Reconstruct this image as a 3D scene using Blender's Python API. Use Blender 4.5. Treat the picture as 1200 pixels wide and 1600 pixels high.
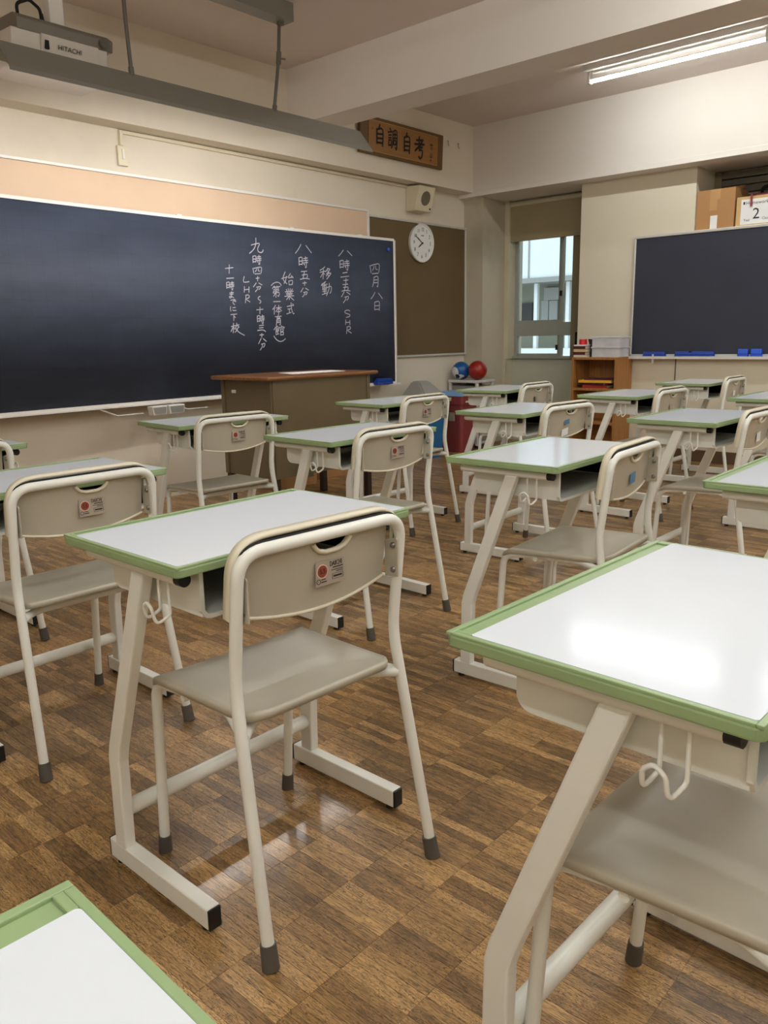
import bpy, bmesh, math, random
from mathutils import Vector, Matrix
import numpy as np

random.seed(7)
for o in list(bpy.data.objects): bpy.data.objects.remove(o, do_unlink=True)
S = bpy.context.scene
COL = S.collection

# ------------------------------------------------------------------ camera
CAM = np.array([0.0, 0.0, 1.0918]); FPX = 1247.8
YAW, PITCH, ROLL = 0.83910, 0.21608, -0.01942
_f = np.array([math.sin(YAW)*math.cos(PITCH), math.cos(YAW)*math.cos(PITCH), -math.sin(PITCH)])
_r0 = np.array([math.cos(YAW), -math.sin(YAW), 0.0]); _u0 = np.cross(_r0, _f)
_r = math.cos(ROLL)*_r0 + math.sin(ROLL)*_u0
_u = -math.sin(ROLL)*_r0 + math.cos(ROLL)*_u0
def ray(q): return _f*FPX + _r*(q[0]-600) - _u*(q[1]-800)
def at_x(q, x): d = ray(q); return CAM + d*(x-CAM[0])/d[0]
def at_y(q, y): d = ray(q); return CAM + d*(y-CAM[1])/d[1]
def at_z(q, z): d = ray(q); return CAM + d*(z-CAM[2])/d[2]
def to_px(P):
    d = np.asarray(P, float)-CAM; z = d@_f
    return 600+FPX*(d@_r)/z, 800-FPX*(d@_u)/z, z
cam = bpy.data.cameras.new('camera'); camo = bpy.data.objects.new('camera', cam); COL.objects.link(camo)
camo.matrix_world = Matrix([[_r[0], _u[0], -_f[0], CAM[0]], [_r[1], _u[1], -_f[1], CAM[1]], [_r[2], _u[2], -_f[2], CAM[2]], [0, 0, 0, 1]])
cam.sensor_fit = 'VERTICAL'; cam.sensor_height = 36.0; cam.lens = FPX/1600*36.0
cam.clip_start = 0.02; cam.clip_end = 200
S.camera = camo

# ------------------------------------------------------------------ world, exposure
TUBE = 80.0          # radiance of the ceiling tubes
BOARD_TUBE = 72.0    # radiance of the blackboard lamp tubes
SKY = 1.5
W = bpy.data.worlds.new('world'); S.world = W; W.use_nodes = True
bg = W.node_tree.nodes['Background']; bg.inputs[0].default_value = (0.80, 0.92, 1.0, 1); bg.inputs[1].default_value = SKY
S.view_settings.view_transform = 'Standard'; S.view_settings.look = 'None'
S.view_settings.gamma = 1; S.view_settings.use_curve_mapping = False
S.view_settings.exposure = 0.25

# ------------------------------------------------------------------ materials
def lin(c):
    return tuple(((v/255)/12.92 if v/255 <= .04045 else ((v/255+.055)/1.055)**2.4) for v in c) + (1.0,)
MATS = {}
class N:
    def __init__(s, name):
        s.m = bpy.data.materials.new(name); s.m.use_nodes = True; s.t = s.m.node_tree
        s.b = s.t.nodes['Principled BSDF']
    def n(s, typ, **kw):
        x = s.t.nodes.new('ShaderNode'+typ)
        for k, v in kw.items():
            if isinstance(k, str) and hasattr(x, k): setattr(x, k, v)
        return x
    def l(s, a, b): s.t.links.new(a, b)
    def math(s, op, a, b=None, c=None):
        x = s.n('Math', operation=op)
        for i, v in enumerate((a, b, c)):
            if v is None: continue
            if isinstance(v, (int, float)): x.inputs[i].default_value = v
            else: s.l(v, x.inputs[i])
        return x.outputs[0]
    def noise(s, vec, scale, detail=3, rough=.5, dist=0):
        x = s.n('TexNoise'); x.inputs['Scale'].default_value = scale; x.inputs['Detail'].default_value = detail
        x.inputs['Roughness'].default_value = rough; x.inputs['Distortion'].default_value = dist
        if vec is not None: s.l(vec, x.inputs['Vector'])
        return x.outputs['Fac']
    def ramp(s, fac, stops):
        x = s.n('ValToRGB'); e = x.color_ramp.elements
        while len(e) < len(stops): e.new(.5)
        for i, (p, c) in enumerate(stops):
            e[i].position = p; e[i].color = c if len(c) == 4 else tuple(c)+(1,)
        s.l(fac, x.inputs[0]); return x.outputs[0]
    def mix(s, fac, a, b, mode='MIX'):
        x = s.n('Mix', data_type='RGBA', blend_type=mode)
        for sock, v in ((x.inputs[0], fac), (x.inputs[6], a), (x.inputs[7], b)):
            if isinstance(v, (int, float)): sock.default_value = v
            elif isinstance(v, tuple): sock.default_value = v
            else: s.l(v, sock)
        return x.outputs[2]
    def bump(s, h, strength, dist=.001):
        x = s.n('Bump'); x.inputs['Strength'].default_value = strength; x.inputs['Distance'].default_value = dist
        s.l(h, x.inputs['Height']); s.l(x.outputs[0], s.b.inputs['Normal'])
def plain(name, rgb, rough=.5, metal=0.0, var=.06, scale=6.0, bump=0.0, spec=.5, obj=True, coat=0.0):
    """paint / plastic: one colour with a faint mottle"""
    k = N(name); c = lin(rgb)
    tc = k.n('TexCoord').outputs['Object'] if obj else k.n('NewGeometry').outputs['Position']
    f = k.noise(tc, scale, 4, .55)
    lo = tuple(v*(1-var) for v in c[:3])+(1,); hi = tuple(min(1, v*(1+var)) for v in c[:3])+(1,)
    k.l(k.ramp(f, [(.3, lo), (.7, hi)]), k.b.inputs['Base Color'])
    k.b.inputs['Roughness'].default_value = rough; k.b.inputs['Metallic'].default_value = metal
    k.b.inputs['Specular IOR Level'].default_value = spec
    k.b.inputs['Coat Weight'].default_value = coat; k.b.inputs['Coat Roughness'].default_value = .15
    if bump: k.bump(k.noise(tc, 220, 2), bump, .0006)
    MATS[name] = k.m; return k.m
def emit(name, rgb, strength):
    k = N(name); k.b.inputs['Emission Color'].default_value = lin(rgb); k.b.inputs['Emission Strength'].default_value = strength
    k.b.inputs['Base Color'].default_value = lin(rgb); MATS[name] = k.m; return k.m
def wall_mat(name, rgb, dirt=(150, 128, 96), dirt_amt=.35, rough=.75):
    k = N(name); pos = k.n('NewGeometry').outputs['Position']; c = lin(rgb)
    f = k.noise(pos, 1.3, 5, .6); g = k.noise(pos, 14, 4, .6)
    col = k.mix(k.math('MULTIPLY', k.ramp(f, [(.5, (0, 0, 0)), (.8, (1, 1, 1))]), dirt_amt*.5), c, lin(dirt))
    sp = k.ramp(k.noise(pos, 34, 5, .7), [(.70, (0, 0, 0)), (.78, (1, 1, 1))])
    col = k.mix(k.math('MULTIPLY', sp, dirt_amt*.6), col, lin(dirt))
    k.l(col, k.b.inputs['Base Color']); k.b.inputs['Roughness'].default_value = rough
    k.b.inputs['Specular IOR Level'].default_value = .3
    k.bump(g, .15, .002); MATS[name] = k.m; return k.m
def wood_mat(name, dark, light, axis=2, scale=1.0, rough=.4, coat=.0):
    k = N(name); pos = k.n('TexCoord').outputs['Object']
    mp = k.n('Mapping'); k.l(pos, mp.inputs['Vector'])
    sc = [40*scale]*3; sc[axis] = 2.2*scale; mp.inputs['Scale'].default_value = sc
    f = k.noise(mp.outputs[0], 1.6, 6, .62, .6)
    k.l(k.ramp(f, [(.28, lin(dark)), (.72, lin(light))]), k.b.inputs['Base Color'])
    k.b.inputs['Roughness'].default_value = rough; k.b.inputs['Coat Weight'].default_value = coat
    MATS[name] = k.m; return k.m
M_white = plain('desk_white_laminate', (222, 226, 233), .13, var=.012, scale=3, spec=.07)
M_green = plain('green_edge_plastic', (148, 170, 124), .38, var=.04, scale=9)
M_frame = plain('cream_powder_coat', (237, 236, 228), .3, var=.02, scale=12, spec=.5)
M_tray = plain('tray_cream_plastic', (232, 232, 224), .42, var=.02, scale=8)
M_black = plain('black_plastic', (22, 22, 24), .45, var=.1)
M_cap = plain('grey_rubber', (86, 80, 74), .6, var=.06, scale=30)
M_shell = plain('taupe_shell_plastic', (188, 181, 164), .32, var=.035, scale=7, bump=.12)
M_rim = plain('cream_rim_plastic', (228, 219, 196), .4, var=.02)
M_steel = plain('bolt_steel', (150, 148, 145), .3, metal=.9, var=.05)
M_label = plain('label_film', (172, 160, 146), .4, var=.02)
M_ink = plain('label_ink', (38, 30, 32), .6, var=.02)
M_red_ink = plain('label_brown_red', (140, 66, 50), .5, var=.05)
M_label_ring = plain('label_ring_pink', (226, 196, 178), .5, var=.02)
M_blue_tape = plain('blue_sticker', (88, 134, 168), .5, var=.2, scale=80)
M_paper = plain('white_paper', (236, 234, 232), .6, var=.02)
M_wall = wall_mat('cream_wall_paint', (226, 216, 198))
M_beam = wall_mat('white_beam_paint', (232, 224, 215), dirt_amt=.12)
M_wall_dirty = wall_mat('smudged_corner_paint', (196, 186, 164), dirt=(112, 102, 86), dirt_amt=.9)
M_ceil = wall_mat('ceiling_paint', (224, 212, 203), dirt_amt=.15)
M_panel = wall_mat('cream_panel', (224, 214, 192), dirt_amt=.15)
M_spandrel = wall_mat('grey_green_panel', (192, 194, 176), dirt_amt=.1)
M_skirt = plain('baseboard_brown', (96, 74, 54), .5, obj=False)
M_alu = plain('aluminium_trim', (214, 212, 206), .35, metal=.35, var=.03)
M_whitetrim = plain('white_board_trim', (232, 228, 222), .35, var=.02)
M_tan = plain('tan_pin_panel', (218, 190, 162), .75, var=.03, scale=4)
M_bulletin = plain('brown_pinboard', (104, 86, 56), .85, var=.07, scale=3, bump=.2)
M_board2 = plain('dark_chalkboard', (47, 50, 63), .5, var=.08, scale=2.2, obj=False)
M_chalk = plain('chalk', (196, 195, 206), .9, var=.12, scale=60, obj=False)
M_lampgrey = plain('grey_lamp_enamel', (128, 124, 116), .34, var=.03, scale=3)
M_rod = plain('rod_grey', (104, 98, 88), .45, var=.05)
M_podium = plain('olive_steel', (112, 98, 72), .4, var=.05, scale=5)
M_podium_leg = plain('podium_leg_brown', (58, 42, 32), .5)
M_podtop = wood_mat('podium_top_wood', (100, 60, 28), (152, 100, 52), axis=0, rough=.3, coat=.3)
M_shelf = wood_mat('bookcase_wood', (146, 96, 46), (186, 130, 70), axis=2, rough=.45)
M_plaque = wood_mat('plaque_frame_wood', (92, 64, 20), (112, 80, 28), axis=0, rough=.5)
M_plaque_in = wood_mat('plaque_board_wood', (144, 100, 44), (160, 114, 54), axis=0, rough=.5)
M_plaque_line = plain('plaque_gold_line', (196, 148, 78), .5)
M_sumi = plain('brush_ink', (26, 16, 18), .7)
M_seal = plain('seal_red', (120, 50, 28), .6)
M_card = plain('cardboard', (178, 132, 84), .8, var=.05, scale=5)
M_card2 = plain('pale_cardboard', (206, 170, 118), .8, var=.05, scale=5)
M_tape = plain('packing_tape', (196, 152, 104), .25, var=.03)
M_bin_red = plain('maroon_bin_plastic', (138, 62, 64), .38, var=.05)
M_bin_blue = plain('blue_bin_plastic', (44, 110, 164), .4, var=.05)
M_lid_blue = plain('pale_blue_lid_plastic', (124, 164, 206), .4, var=.04)
M_hood = plain('grey_bin_hood', (150, 148, 140), .42, var=.03)
M_ball_red = plain('red_ball_vinyl', (150, 36, 26), .3, var=.25, scale=26)
M_ball_blue = plain('blue_ball_leather', (20, 84, 150), .35, var=.1)
M_ball_white = plain('ball_white_band', (214, 214, 214), .4)
M_ball_navy = plain('ball_navy', (28, 30, 52), .4)
M_rack = plain('rack_white_plastic', (214, 208, 202), .5, var=.02)
M_drawer = plain('drawer_smoky_plastic', (140, 134, 128), .35, var=.04)
M_blind = plain('roller_blind_fabric', (158, 144, 112), .85, var=.03, scale=5)
M_sash = plain('sash_aluminium', (168, 172, 162), .45, metal=.2, var=.03)
M_jamb = plain('jamb_paint', (206, 196, 170), .55, var=.06, scale=4)
M_jamb_d = plain('jamb_brown', (136, 122, 92), .6, var=.06)
M_shutter = plain('closed_shutter_grey', (104, 98, 82), .6, var=.06)
M_blue = plain('blue_felt_case', (24, 62, 156), .45, var=.2, scale=40)
M_blue2 = plain('royal_blue_plastic', (36, 84, 204), .4, var=.06)
M_proj_w = plain('projector_white', (214, 206, 196), .45, var=.02)
M_proj_g = plain('projector_grey', (120, 112, 102), .5, var=.04)
M_ivory = plain('ivory_plastic', (222, 212, 184), .45, var=.03)
M_grille = plain('speaker_cloth', (112, 102, 86), .85, var=.1, scale=90)
M_dark = plain('dark_slot', (18, 16, 15), .8)
M_brass = plain('amber_label', (170, 128, 62), .5)
M_book1 = plain('book_maroon', (84, 30, 34), .5); M_book2 = plain('book_cream', (206, 184, 140), .6)
M_book3 = plain('book_purple', (86, 24, 66), .4); M_book4 = plain('book_yellow', (232, 172, 40), .5)
M_book5 = plain('book_red', (176, 50, 40), .5); M_pages = plain('book_pages', (226, 214, 196), .8)
M_tape_red = plain('red_tape_roll', (206, 40, 46), .3)
M_build = plain('facade_white', (226, 232, 234), .7, var=.02, obj=False)
M_build_g = plain('facade_grey', (150, 152, 148), .7, var=.03, obj=False)
M_build_in = plain('facade_room', (128, 130, 116), .8, var=.15, scale=1.5, obj=False)
M_build_dark = plain('facade_dark_board', (40, 44, 46), .6, var=.1)
M_ground = plain('courtyard_concrete', (150, 150, 146), .9, var=.1, obj=False)
def glass_mat(name, tint=(.96, .98, .97)):
    k = N(name); t = k.n('BsdfTransparent'); t.inputs[0].default_value = tint+(1,)
    g = k.n('BsdfGlossy'); g.inputs['Roughness'].default_value = .02
    fr = k.n('Fresnel'); fr.inputs[0].default_value = 1.45
    mx = k.n('MixShader'); k.l(fr.outputs[0], mx.inputs[0]); k.l(t.outputs[0], mx.inputs[1]); k.l(g.outputs[0], mx.inputs[2])
    k.l(mx.outputs[0], k.t.nodes['Material Output'].inputs[0]); MATS[name] = k.m; return k.m
M_glass = glass_mat('window_glass')
def milky_mat():
    k = N('milky_box_plastic'); k.b.inputs['Base Color'].default_value = lin((240, 239, 242)); k.b.inputs['Roughness'].default_value = .3
    t = k.n('BsdfTransparent'); mx = k.n('MixShader'); f = k.noise(k.n('TexCoord').outputs['Object'], 9, 3)
    k.l(k.math('MULTIPLY_ADD', f, .35, .42), mx.inputs[0])
    k.l(t.outputs[0], mx.inputs[1]); k.l(k.b.outputs[0], mx.inputs[2]); k.l(mx.outputs[0], k.t.nodes['Material Output'].inputs[0]); return k.m
M_milky = milky_mat()
def board_mat():
    """front chalkboard: very dark blue green with a faint printed grid"""
    k = N('curved_chalkboard'); pos = k.n('NewGeometry').outputs['Position']; sp = k.n('SeparateXYZ'); k.l(pos, sp.inputs[0])
    gl = []
    for ax, off in ((0, .02), (2, .01)):
        fr = k.math('FRACT', k.math('MULTIPLY', k.math('ADD', sp.outputs[ax], off), 10.0))
        gl.append(k.math('LESS_THAN', k.math('ABSOLUTE', k.math('SUBTRACT', fr, .5)), .018))
    g = k.math('MAXIMUM', gl[0], gl[1])
    mp = k.n('Mapping'); k.l(pos, mp.inputs['Vector']); mp.inputs['Scale'].default_value = (1.2, 1, 3.5)
    dust = k.noise(mp.outputs[0], 1.7, 5, .6)
    base = k.ramp(dust, [(.3, lin((50, 57, 73))), (.75, lin((64, 72, 90)))])
    k.l(k.mix(k.math('MULTIPLY', g, .18), base, lin((26, 28, 38))), k.b.inputs['Base Color'])
    k.b.inputs['Roughness'].default_value = .62; k.b.inputs['Specular IOR Level'].default_value = .35
    k.bump(k.noise(pos, 300, 2), .1, .0005); return k.m
M_board = board_mat()
SW, SL = .0254, .1524
def floor_mat():
    k = N('mosaic_parquet'); pos = k.n('NewGeometry').outputs['Position']; sp = k.n('SeparateXYZ'); k.l(pos, sp.inputs[0])
    cx = k.math('FLOOR', k.math('DIVIDE', sp.outputs[0], SW)); cy = k.math('FLOOR', k.math('DIVIDE', k.math('SUBTRACT', sp.outputs[1], .114), SL))
    cb = k.n('CombineXYZ'); k.l(cx, cb.inputs[0]); k.l(cy, cb.inputs[1])
    wn = k.n('TexWhiteNoise', noise_dimensions='3D'); k.l(cb.outputs[0], wn.inputs['Vector'])
    v = wn.outputs['Value']; ws = k.n('SeparateColor'); k.l(wn.outputs['Color'], ws.inputs[0])
    c2 = k.n('CombineXYZ'); k.l(k.math('FLOOR', k.math('DIVIDE', k.math('ADD', cx, k.math('MULTIPLY', cy, 1.37)), 2.6)), c2.inputs[0]); k.l(cy, c2.inputs[1])
    wn2 = k.n('TexWhiteNoise', noise_dimensions='3D'); k.l(c2.outputs[0], wn2.inputs['Vector'])
    tone = k.math('ADD', k.math('MULTIPLY', v, .82), k.math('MULTIPLY', wn2.outputs['Value'], .18))
    base = k.ramp(tone, [(0.0, lin((150, 114, 71))), (.5, lin((182, 141, 89))), (1.0, lin((216, 172, 114)))])
    # figure and pores: noise drawn out along the strip, shifted per strip
    def vec(fx, fy, fv):
        gx = k.math('ADD', k.math('MULTIPLY', sp.outputs[0], fx), k.math('MULTIPLY', ws.outputs[0], 90))
        gy = k.math('ADD', k.math('MULTIPLY', sp.outputs[1], k.math('MULTIPLY_ADD', ws.outputs[1], fv, fy)), k.math('MULTIPLY', ws.outputs[2], 70))
        cv = k.n('CombineXYZ'); k.l(gx, cv.inputs[0]); k.l(gy, cv.inputs[1]); k.l(k.math('MULTIPLY', v, 40), cv.inputs[2]); return cv.outputs[0]
    gv = vec(150, 7, 26)
    gr = k.noise(gv, .62, 3, .6, 2.2)
    ring = k.math('ABSOLUTE', k.math('SUBTRACT', k.math('FRACT', k.math('MULTIPLY', gr, 7.0)), .5))
    base = k.mix(k.math('MULTIPLY', k.ramp(ring, [(.03, (1, 1, 1)), (.20, (0, 0, 0))]), .85), base, lin((58, 41, 26)))
    pores = k.noise(vec(820, 26, 18), 1.0, 3, .6, .3)
    base = k.mix(k.math('MULTIPLY', k.ramp(pores, [(.50, (0, 0, 0)), (.62, (1, 1, 1))]), .7), base, lin((62, 45, 28)))
    # black wear following the traffic
    wear = k.noise(pos, 1.5, 7, .72, .4)
    sm = k.noise(vec(150, 18, 14), .6, 5, .75, .8)
    wear2 = k.math('ADD', k.math('ADD', k.math('MULTIPLY', wear, .58), k.math('MULTIPLY', sm, .44)), k.math('MULTIPLY', k.math('SUBTRACT', v, .5), -.08))
    wf = k.ramp(wear2, [(.47, (0, 0, 0)), (.60, (1, 1, 1))])
    base = k.mix(k.math('MULTIPLY', wf, k.math('MULTIPLY_ADD', pores, .9, .15)), base, lin((46, 34, 23)))
    k.l(base, k.b.inputs['Base Color'])
    rg = k.math('MULTIPLY_ADD', k.noise(pos, 9, 4), .22, .30)
    k.l(rg, k.b.inputs['Roughness']); k.b.inputs['Specular IOR Level'].default_value = .5
    k.b.inputs['Coat Weight'].default_value = .16; k.b.inputs['Coat Roughness'].default_value = .1
    k.bump(gr, .12, .0008); return k.m
M_floor = floor_mat()

# ------------------------------------------------------------------ geometry helpers
class MB:
    def __init__(s): s.bm = bmesh.new(); s.mi = 0
    def face(s, vs):
        try:
            f = s.bm.faces.new(vs); f.material_index = s.mi; return f
        except ValueError: return None
    def box(s, x0, x1, y0, y1, z0, z1, bev=0.0, seg=2):
        b = bmesh.new(); bmesh.ops.create_cube(b, size=1)
        bmesh.ops.transform(b, matrix=Matrix.Translation(((x0+x1)/2, (y0+y1)/2, (z0+z1)/2)) @ Matrix.Diagonal((x1-x0, y1-y0, z1-z0, 1)), verts=b.verts)
        if bev: bmesh.ops.bevel(b, geom=list(b.edges), offset=bev, segments=seg, affect='EDGES', profile=.5)
        s.add(b); return s
    def add(s, b, mat=None):
        if mat is not None: bmesh.ops.transform(b, matrix=mat, verts=b.verts)
        mp = {}
        for v in b.verts: mp[v] = s.bm.verts.new(v.co)
        for f in b.faces:
            nf = s.face([mp[v] for v in f.verts])
            if nf: nf.smooth = f.smooth
        b.free(); return s
    def prism(s, pts, a0, a1, axis='x', bev=0.0):
        """polygon pts extruded along an axis; pts are (y,z), (x,z) or (x,y)"""
        b = bmesh.new()
        def P(p, a): return {'x': (a, p[0], p[1]), 'y': (p[0], a, p[1]), 'z': (p[0], p[1], a)}[axis]
        A = [b.verts.new(P(p, a0)) for p in pts]; B = [b.verts.new(P(p, a1)) for p in pts]
        b.faces.new(A); b.faces.new(B[::-1])
        for i in range(len(pts)):
            j = (i+1) % len(pts); b.faces.new((A[i], B[i], B[j], A[j]))
        bmesh.ops.recalc_face_normals(b, faces=b.faces)
        if bev: bmesh.ops.bevel(b, geom=list(b.edges), offset=bev, segments=2, affect='EDGES', profile=.5)
        s.add(b); return s
    def sweep(s, path, prof, closed=False, caps=True, up=(0, 0, 1), smooth=True):
        """profile polygon (a,b) swept along a path; a is sideways, b is 'up'"""
        P = [Vector(p) for p in path]; n = len(P); rings = []
        t0 = None; nrm = None
        for i in range(n):
            if closed: t = (P[(i+1) % n]-P[i-1])
            else: t = (P[min(i+1, n-1)]-P[max(i-1, 0)])
            t.normalize()
            if nrm is None:
                u = Vector(up)
                if abs(t.dot(u)) > .95: u = Vector((0, 1, 0)) if abs(t.y) < .9 else Vector((1, 0, 0))
                nrm = (u-t*t.dot(u)).normalized()
            else:
                ax = t0.cross(t)
                if ax.length > 1e-7:
                    nrm = Matrix.Rotation(math.atan2(ax.length, t0.dot(t)), 3, ax.normalized()) @ nrm
                nrm = (nrm-t*t.dot(nrm)).normalized()
            t0 = t; side = t.cross(nrm)
            rings.append([s.bm.verts.new(P[i]+side*a+nrm*b) for a, b in prof])
        m = len(prof)
        for i in range(n if closed else n-1):
            A, B = rings[i], rings[(i+1) % n]
            for k in range(m):
                f = s.face((A[k], A[(k+1) % m], B[(k+1) % m], B[k]))
                if f: f.smooth = smooth
        if caps and not closed:
            s.face([s.bm.verts.new(v.co) for v in rings[0][::-1]]); s.face([s.bm.verts.new(v.co) for v in rings[-1]])
        return s
    def tube(s, path, r, n=10, closed=False, up=(0, 0, 1)):
        return s.sweep(path, [(r*math.cos(2*math.pi*k/n), r*math.sin(2*math.pi*k/n)) for k in range(n)], closed, True, up)
    def cyl(s, a, b, r, r2=None, n=16):
        a, b = Vector(a), Vector(b); t = (b-a).normalized(); r2 = r if r2 is None else r2
        u = Vector((0, 0, 1)) if abs(t.z) < .9 else Vector((1, 0, 0)); x = t.cross(u).normalized(); y = t.cross(x)
        A = [s.bm.verts.new(a+(x*math.cos(q)+y*math.sin(q))*r) for q in [2*math.pi*k/n for k in range(n)]]
        B = [s.bm.verts.new(b+(x*math.cos(q)+y*math.sin(q))*r2) for q in [2*math.pi*k/n for k in range(n)]]
        for k in range(n):
            f = s.face((A[k], A[(k+1) % n], B[(k+1) % n], B[k]))
            if f: f.smooth = True
        s.face([s.bm.verts.new(v.co) for v in A[::-1]]); s.face([s.bm.verts.new(v.co) for v in B]); return s
    def sphere(s, c, r, seg=20, rings=12, scale=(1, 1, 1)):
        b = bmesh.new(); bmesh.ops.create_uvsphere(b, u_segments=seg, v_segments=rings, radius=r)
        for f in b.faces: f.smooth = True
        return s.add(b, Matrix.Translation(c) @ Matrix.Diagonal(tuple(scale)+(1,)))
    def ribbon(s, pts, w, normal):
        """flat brush stroke of width w lying in the plane with this normal"""
        P = [Vector(p) for p in pts]; nn = Vector(normal); L = []
        for i, p in enumerate(P):
            t = (P[min(i+1, len(P)-1)]-P[max(i-1, 0)])
            if t.length < 1e-9: t = Vector((1, 0, 0))
            t.normalize(); sd = t.cross(nn).normalized()*(w/2)
            ex = t*(w*.35)*(-1 if i == 0 else (1 if i == len(P)-1 else 0))
            L.append((s.bm.verts.new(p+sd+ex), s.bm.verts.new(p-sd+ex)))
        for a, b in zip(L[:-1], L[1:]): s.face((a[0], a[1], b[1], b[0]))
        return s
    def mesh(s, name, mats):
        bmesh.ops.recalc_face_normals(s.bm, faces=s.bm.faces)
        me = bpy.data.meshes.new(name); s.bm.to_mesh(me); s.bm.free()
        for m in (mats if isinstance(mats, (list, tuple)) else [mats]): me.materials.append(m)
        return me
    def build(s, name, mats, parent=None, loc=None):
        return link(name, s.mesh(name, mats), parent, loc)
def link(name, me, parent=None, loc=None):
    o = bpy.data.objects.new(name, me); COL.objects.link(o)
    if parent is not None: o.parent = parent
    if loc is not None: o.location = loc
    return o
def tag(o, label, cat, group=None, kind=None):
    o['label'] = label; o['category'] = cat
    if group: o['group'] = group
    if kind: o['kind'] = kind
    return o
def thing(name, label, cat, loc=(0, 0, 0), rz=0.0, group=None):
    o = bpy.data.objects.new(name, None); COL.objects.link(o); o.location = loc; o.rotation_euler = (0, 0, rz)
    o.empty_display_size = .1
    return tag(o, label, cat, group)
def struct(name, mb, mat, label, cat, parent=None):
    o = mb.build(name, mat, parent)
    if parent is None: tag(o, label, cat, kind='structure')
    return o
def copy_tree(o, parent=None):
    c = o.copy(); COL.objects.link(c); c.parent = parent
    for ch in [x for x in KIDS.get(o.name, [])]: copy_tree(ch, c)
    return c
KIDS = {}
def index_kids():
    KIDS.clear()
    for o in COL.objects:
        if o.parent: KIDS.setdefault(o.parent.name, []).append(o)
def fillet(pts, r, n=6):
    P = [Vector(p) for p in pts]; out = [P[0]]
    for i in range(1, len(P)-1):
        rr = r[i-1] if isinstance(r, (list, tuple)) else r
        a, b, c = P[i-1], P[i], P[i+1]; d1 = (a-b); d2 = (c-b); l1, l2 = d1.length, d2.length
        d1.normalize(); d2.normalize(); ang = d1.angle(d2)
        if ang > math.pi-.02 or rr <= 0: out.append(b); continue
        t = min(rr/math.tan(ang/2), l1*.49, l2*.49); p, q = b+d1*t, b+d2*t
        for k in range(n+1):
            u = k/n; out.append(p*(1-u)**2+b*2*u*(1-u)+q*u*u)
    out.append(P[-1]); return out
def rrect(x0, x1, y0, y1, r, n=5):
    out = []
    for cx, cy, a0 in ((x1-r, y1-r, 0), (x0+r, y1-r, 90), (x0+r, y0+r, 180), (x1-r, y0+r, 270)):
        for k in range(n+1):
            a = math.radians(a0+90*k/n); out.append((cx+r*math.cos(a), cy+r*math.sin(a)))
    return out
def text_mesh(body, size, mat, align='CENTER', shear=0.0, ext=.0003):
    cu = bpy.data.curves.new('lettering', 'FONT'); cu.body = body; cu.size = size; cu.align_x = align; cu.align_y = 'CENTER'
    cu.shear = shear; cu.extrude = ext; cu.resolution_u = 2
    o = bpy.data.objects.new('lettering', cu); COL.objects.link(o)
    me = bpy.data.meshes.new_from_object(o.evaluated_get(bpy.context.evaluated_depsgraph_get()))
    bpy.data.objects.remove(o, do_unlink=True); bpy.data.curves.remove(cu)
    me.materials.clear(); me.materials.append(mat); return me
def text_obj(name, body, size, mat, parent, loc, rot, sx=1.0, **k):
    o = link(name, text_mesh(body, size, mat, **k), parent, loc); o.rotation_euler = rot; o.scale = (sx, 1, 1); return o
FACE_Y = (math.pi/2, 0, 0)                     # text standing up, read from -Y
FACE_X = (math.pi/2, 0, -math.pi/2)            # text standing up, read from -X

# ------------------------------------------------------------------ room shell
X0, X1, Y0, Y1, H = -1.9, 6.81, -4.4, 4.90, 3.00
YB, ZB = 4.735, 2.415      # front beam face / underside
XB, ZR = 6.63, 2.38        # right beam face / underside
XC, YC = 6.717, 4.677      # corner column
XW = 7.24                  # window plane
fl = struct('floor', MB().box(X0-.15, XW+.2, Y0-.15, Y1+.15, -.12, -.0010), M_floor, 'dark worn mosaic parquet floor of the classroom', 'floor')
def strip_mesh(mb, x, y, dz=0.0):
    g, c = .0001, .0003
    x0, x1, y0, y1 = x+g, x+SW-g, y+g, y+SL-g
    lo = [mb.bm.verts.new(p) for p in ((x0, y0, -.003), (x1, y0, -.003), (x1, y1, -.003), (x0, y1, -.003))]
    hi = [mb.bm.verts.new(p) for p in ((x0+c, y0+c, dz), (x1-c, y0+c, dz), (x1-c, y1-c, dz), (x0+c, y1-c, dz))]
    mb.face(hi)
    for k in range(4): mb.face((lo[k], lo[(k+1) % 4], hi[(k+1) % 4], hi[k]))
cells = []
for i in range(int(X0/SW), int((XW+.1)/SW)):
    for j in range(-9, 32):
        x, y = i*SW, .114+j*SL
        if y+SL > Y1: continue
        u, v, d = to_px((x+SW/2, y+SL/2, 0))
        vis = d > .2 and -10 < u < 1210 and 600 < v < 1605
        cells.append((d if vis else 99+abs(d), x, y))
cells.sort()
pm = MB(); strip_mesh(pm, -SW/2, -SL/2); strip_me = pm.mesh('floor_strip', M_floor)
for d, x, y in cells[:300]:
    link('floor_strip', strip_me, fl, (x+SW/2, y+SL/2, random.uniform(-.0002, .0001)))
rest = MB()
for d, x, y in cells[300:]: strip_mesh(rest, x, y, random.uniform(-.0002, .0001))
ro = rest.build('floor_strips', M_floor, fl); ro['kind'] = 'stuff'
struct('ceiling', MB().box(X0-.15, XW+.2, Y0-.15, Y1+.15, H, H+.12), M_ceil, 'plain off-white classroom ceiling', 'ceiling')
struct('wall_front', MB().box(X0-.15, XW+.2, Y1, Y1+.15, 0, H), M_wall, 'cream front wall behind the long chalkboard', 'wall')
struct('wall_left', MB().box(X0-.15, X0, Y0, Y1, 0, H), M_wall, 'cream left side wall of the classroom', 'wall')
struct('wall_back', MB().box(X0-.15, XW+.2, Y0-.15, Y0, 0, H), M_wall, 'cream back wall of the classroom', 'wall')
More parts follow.
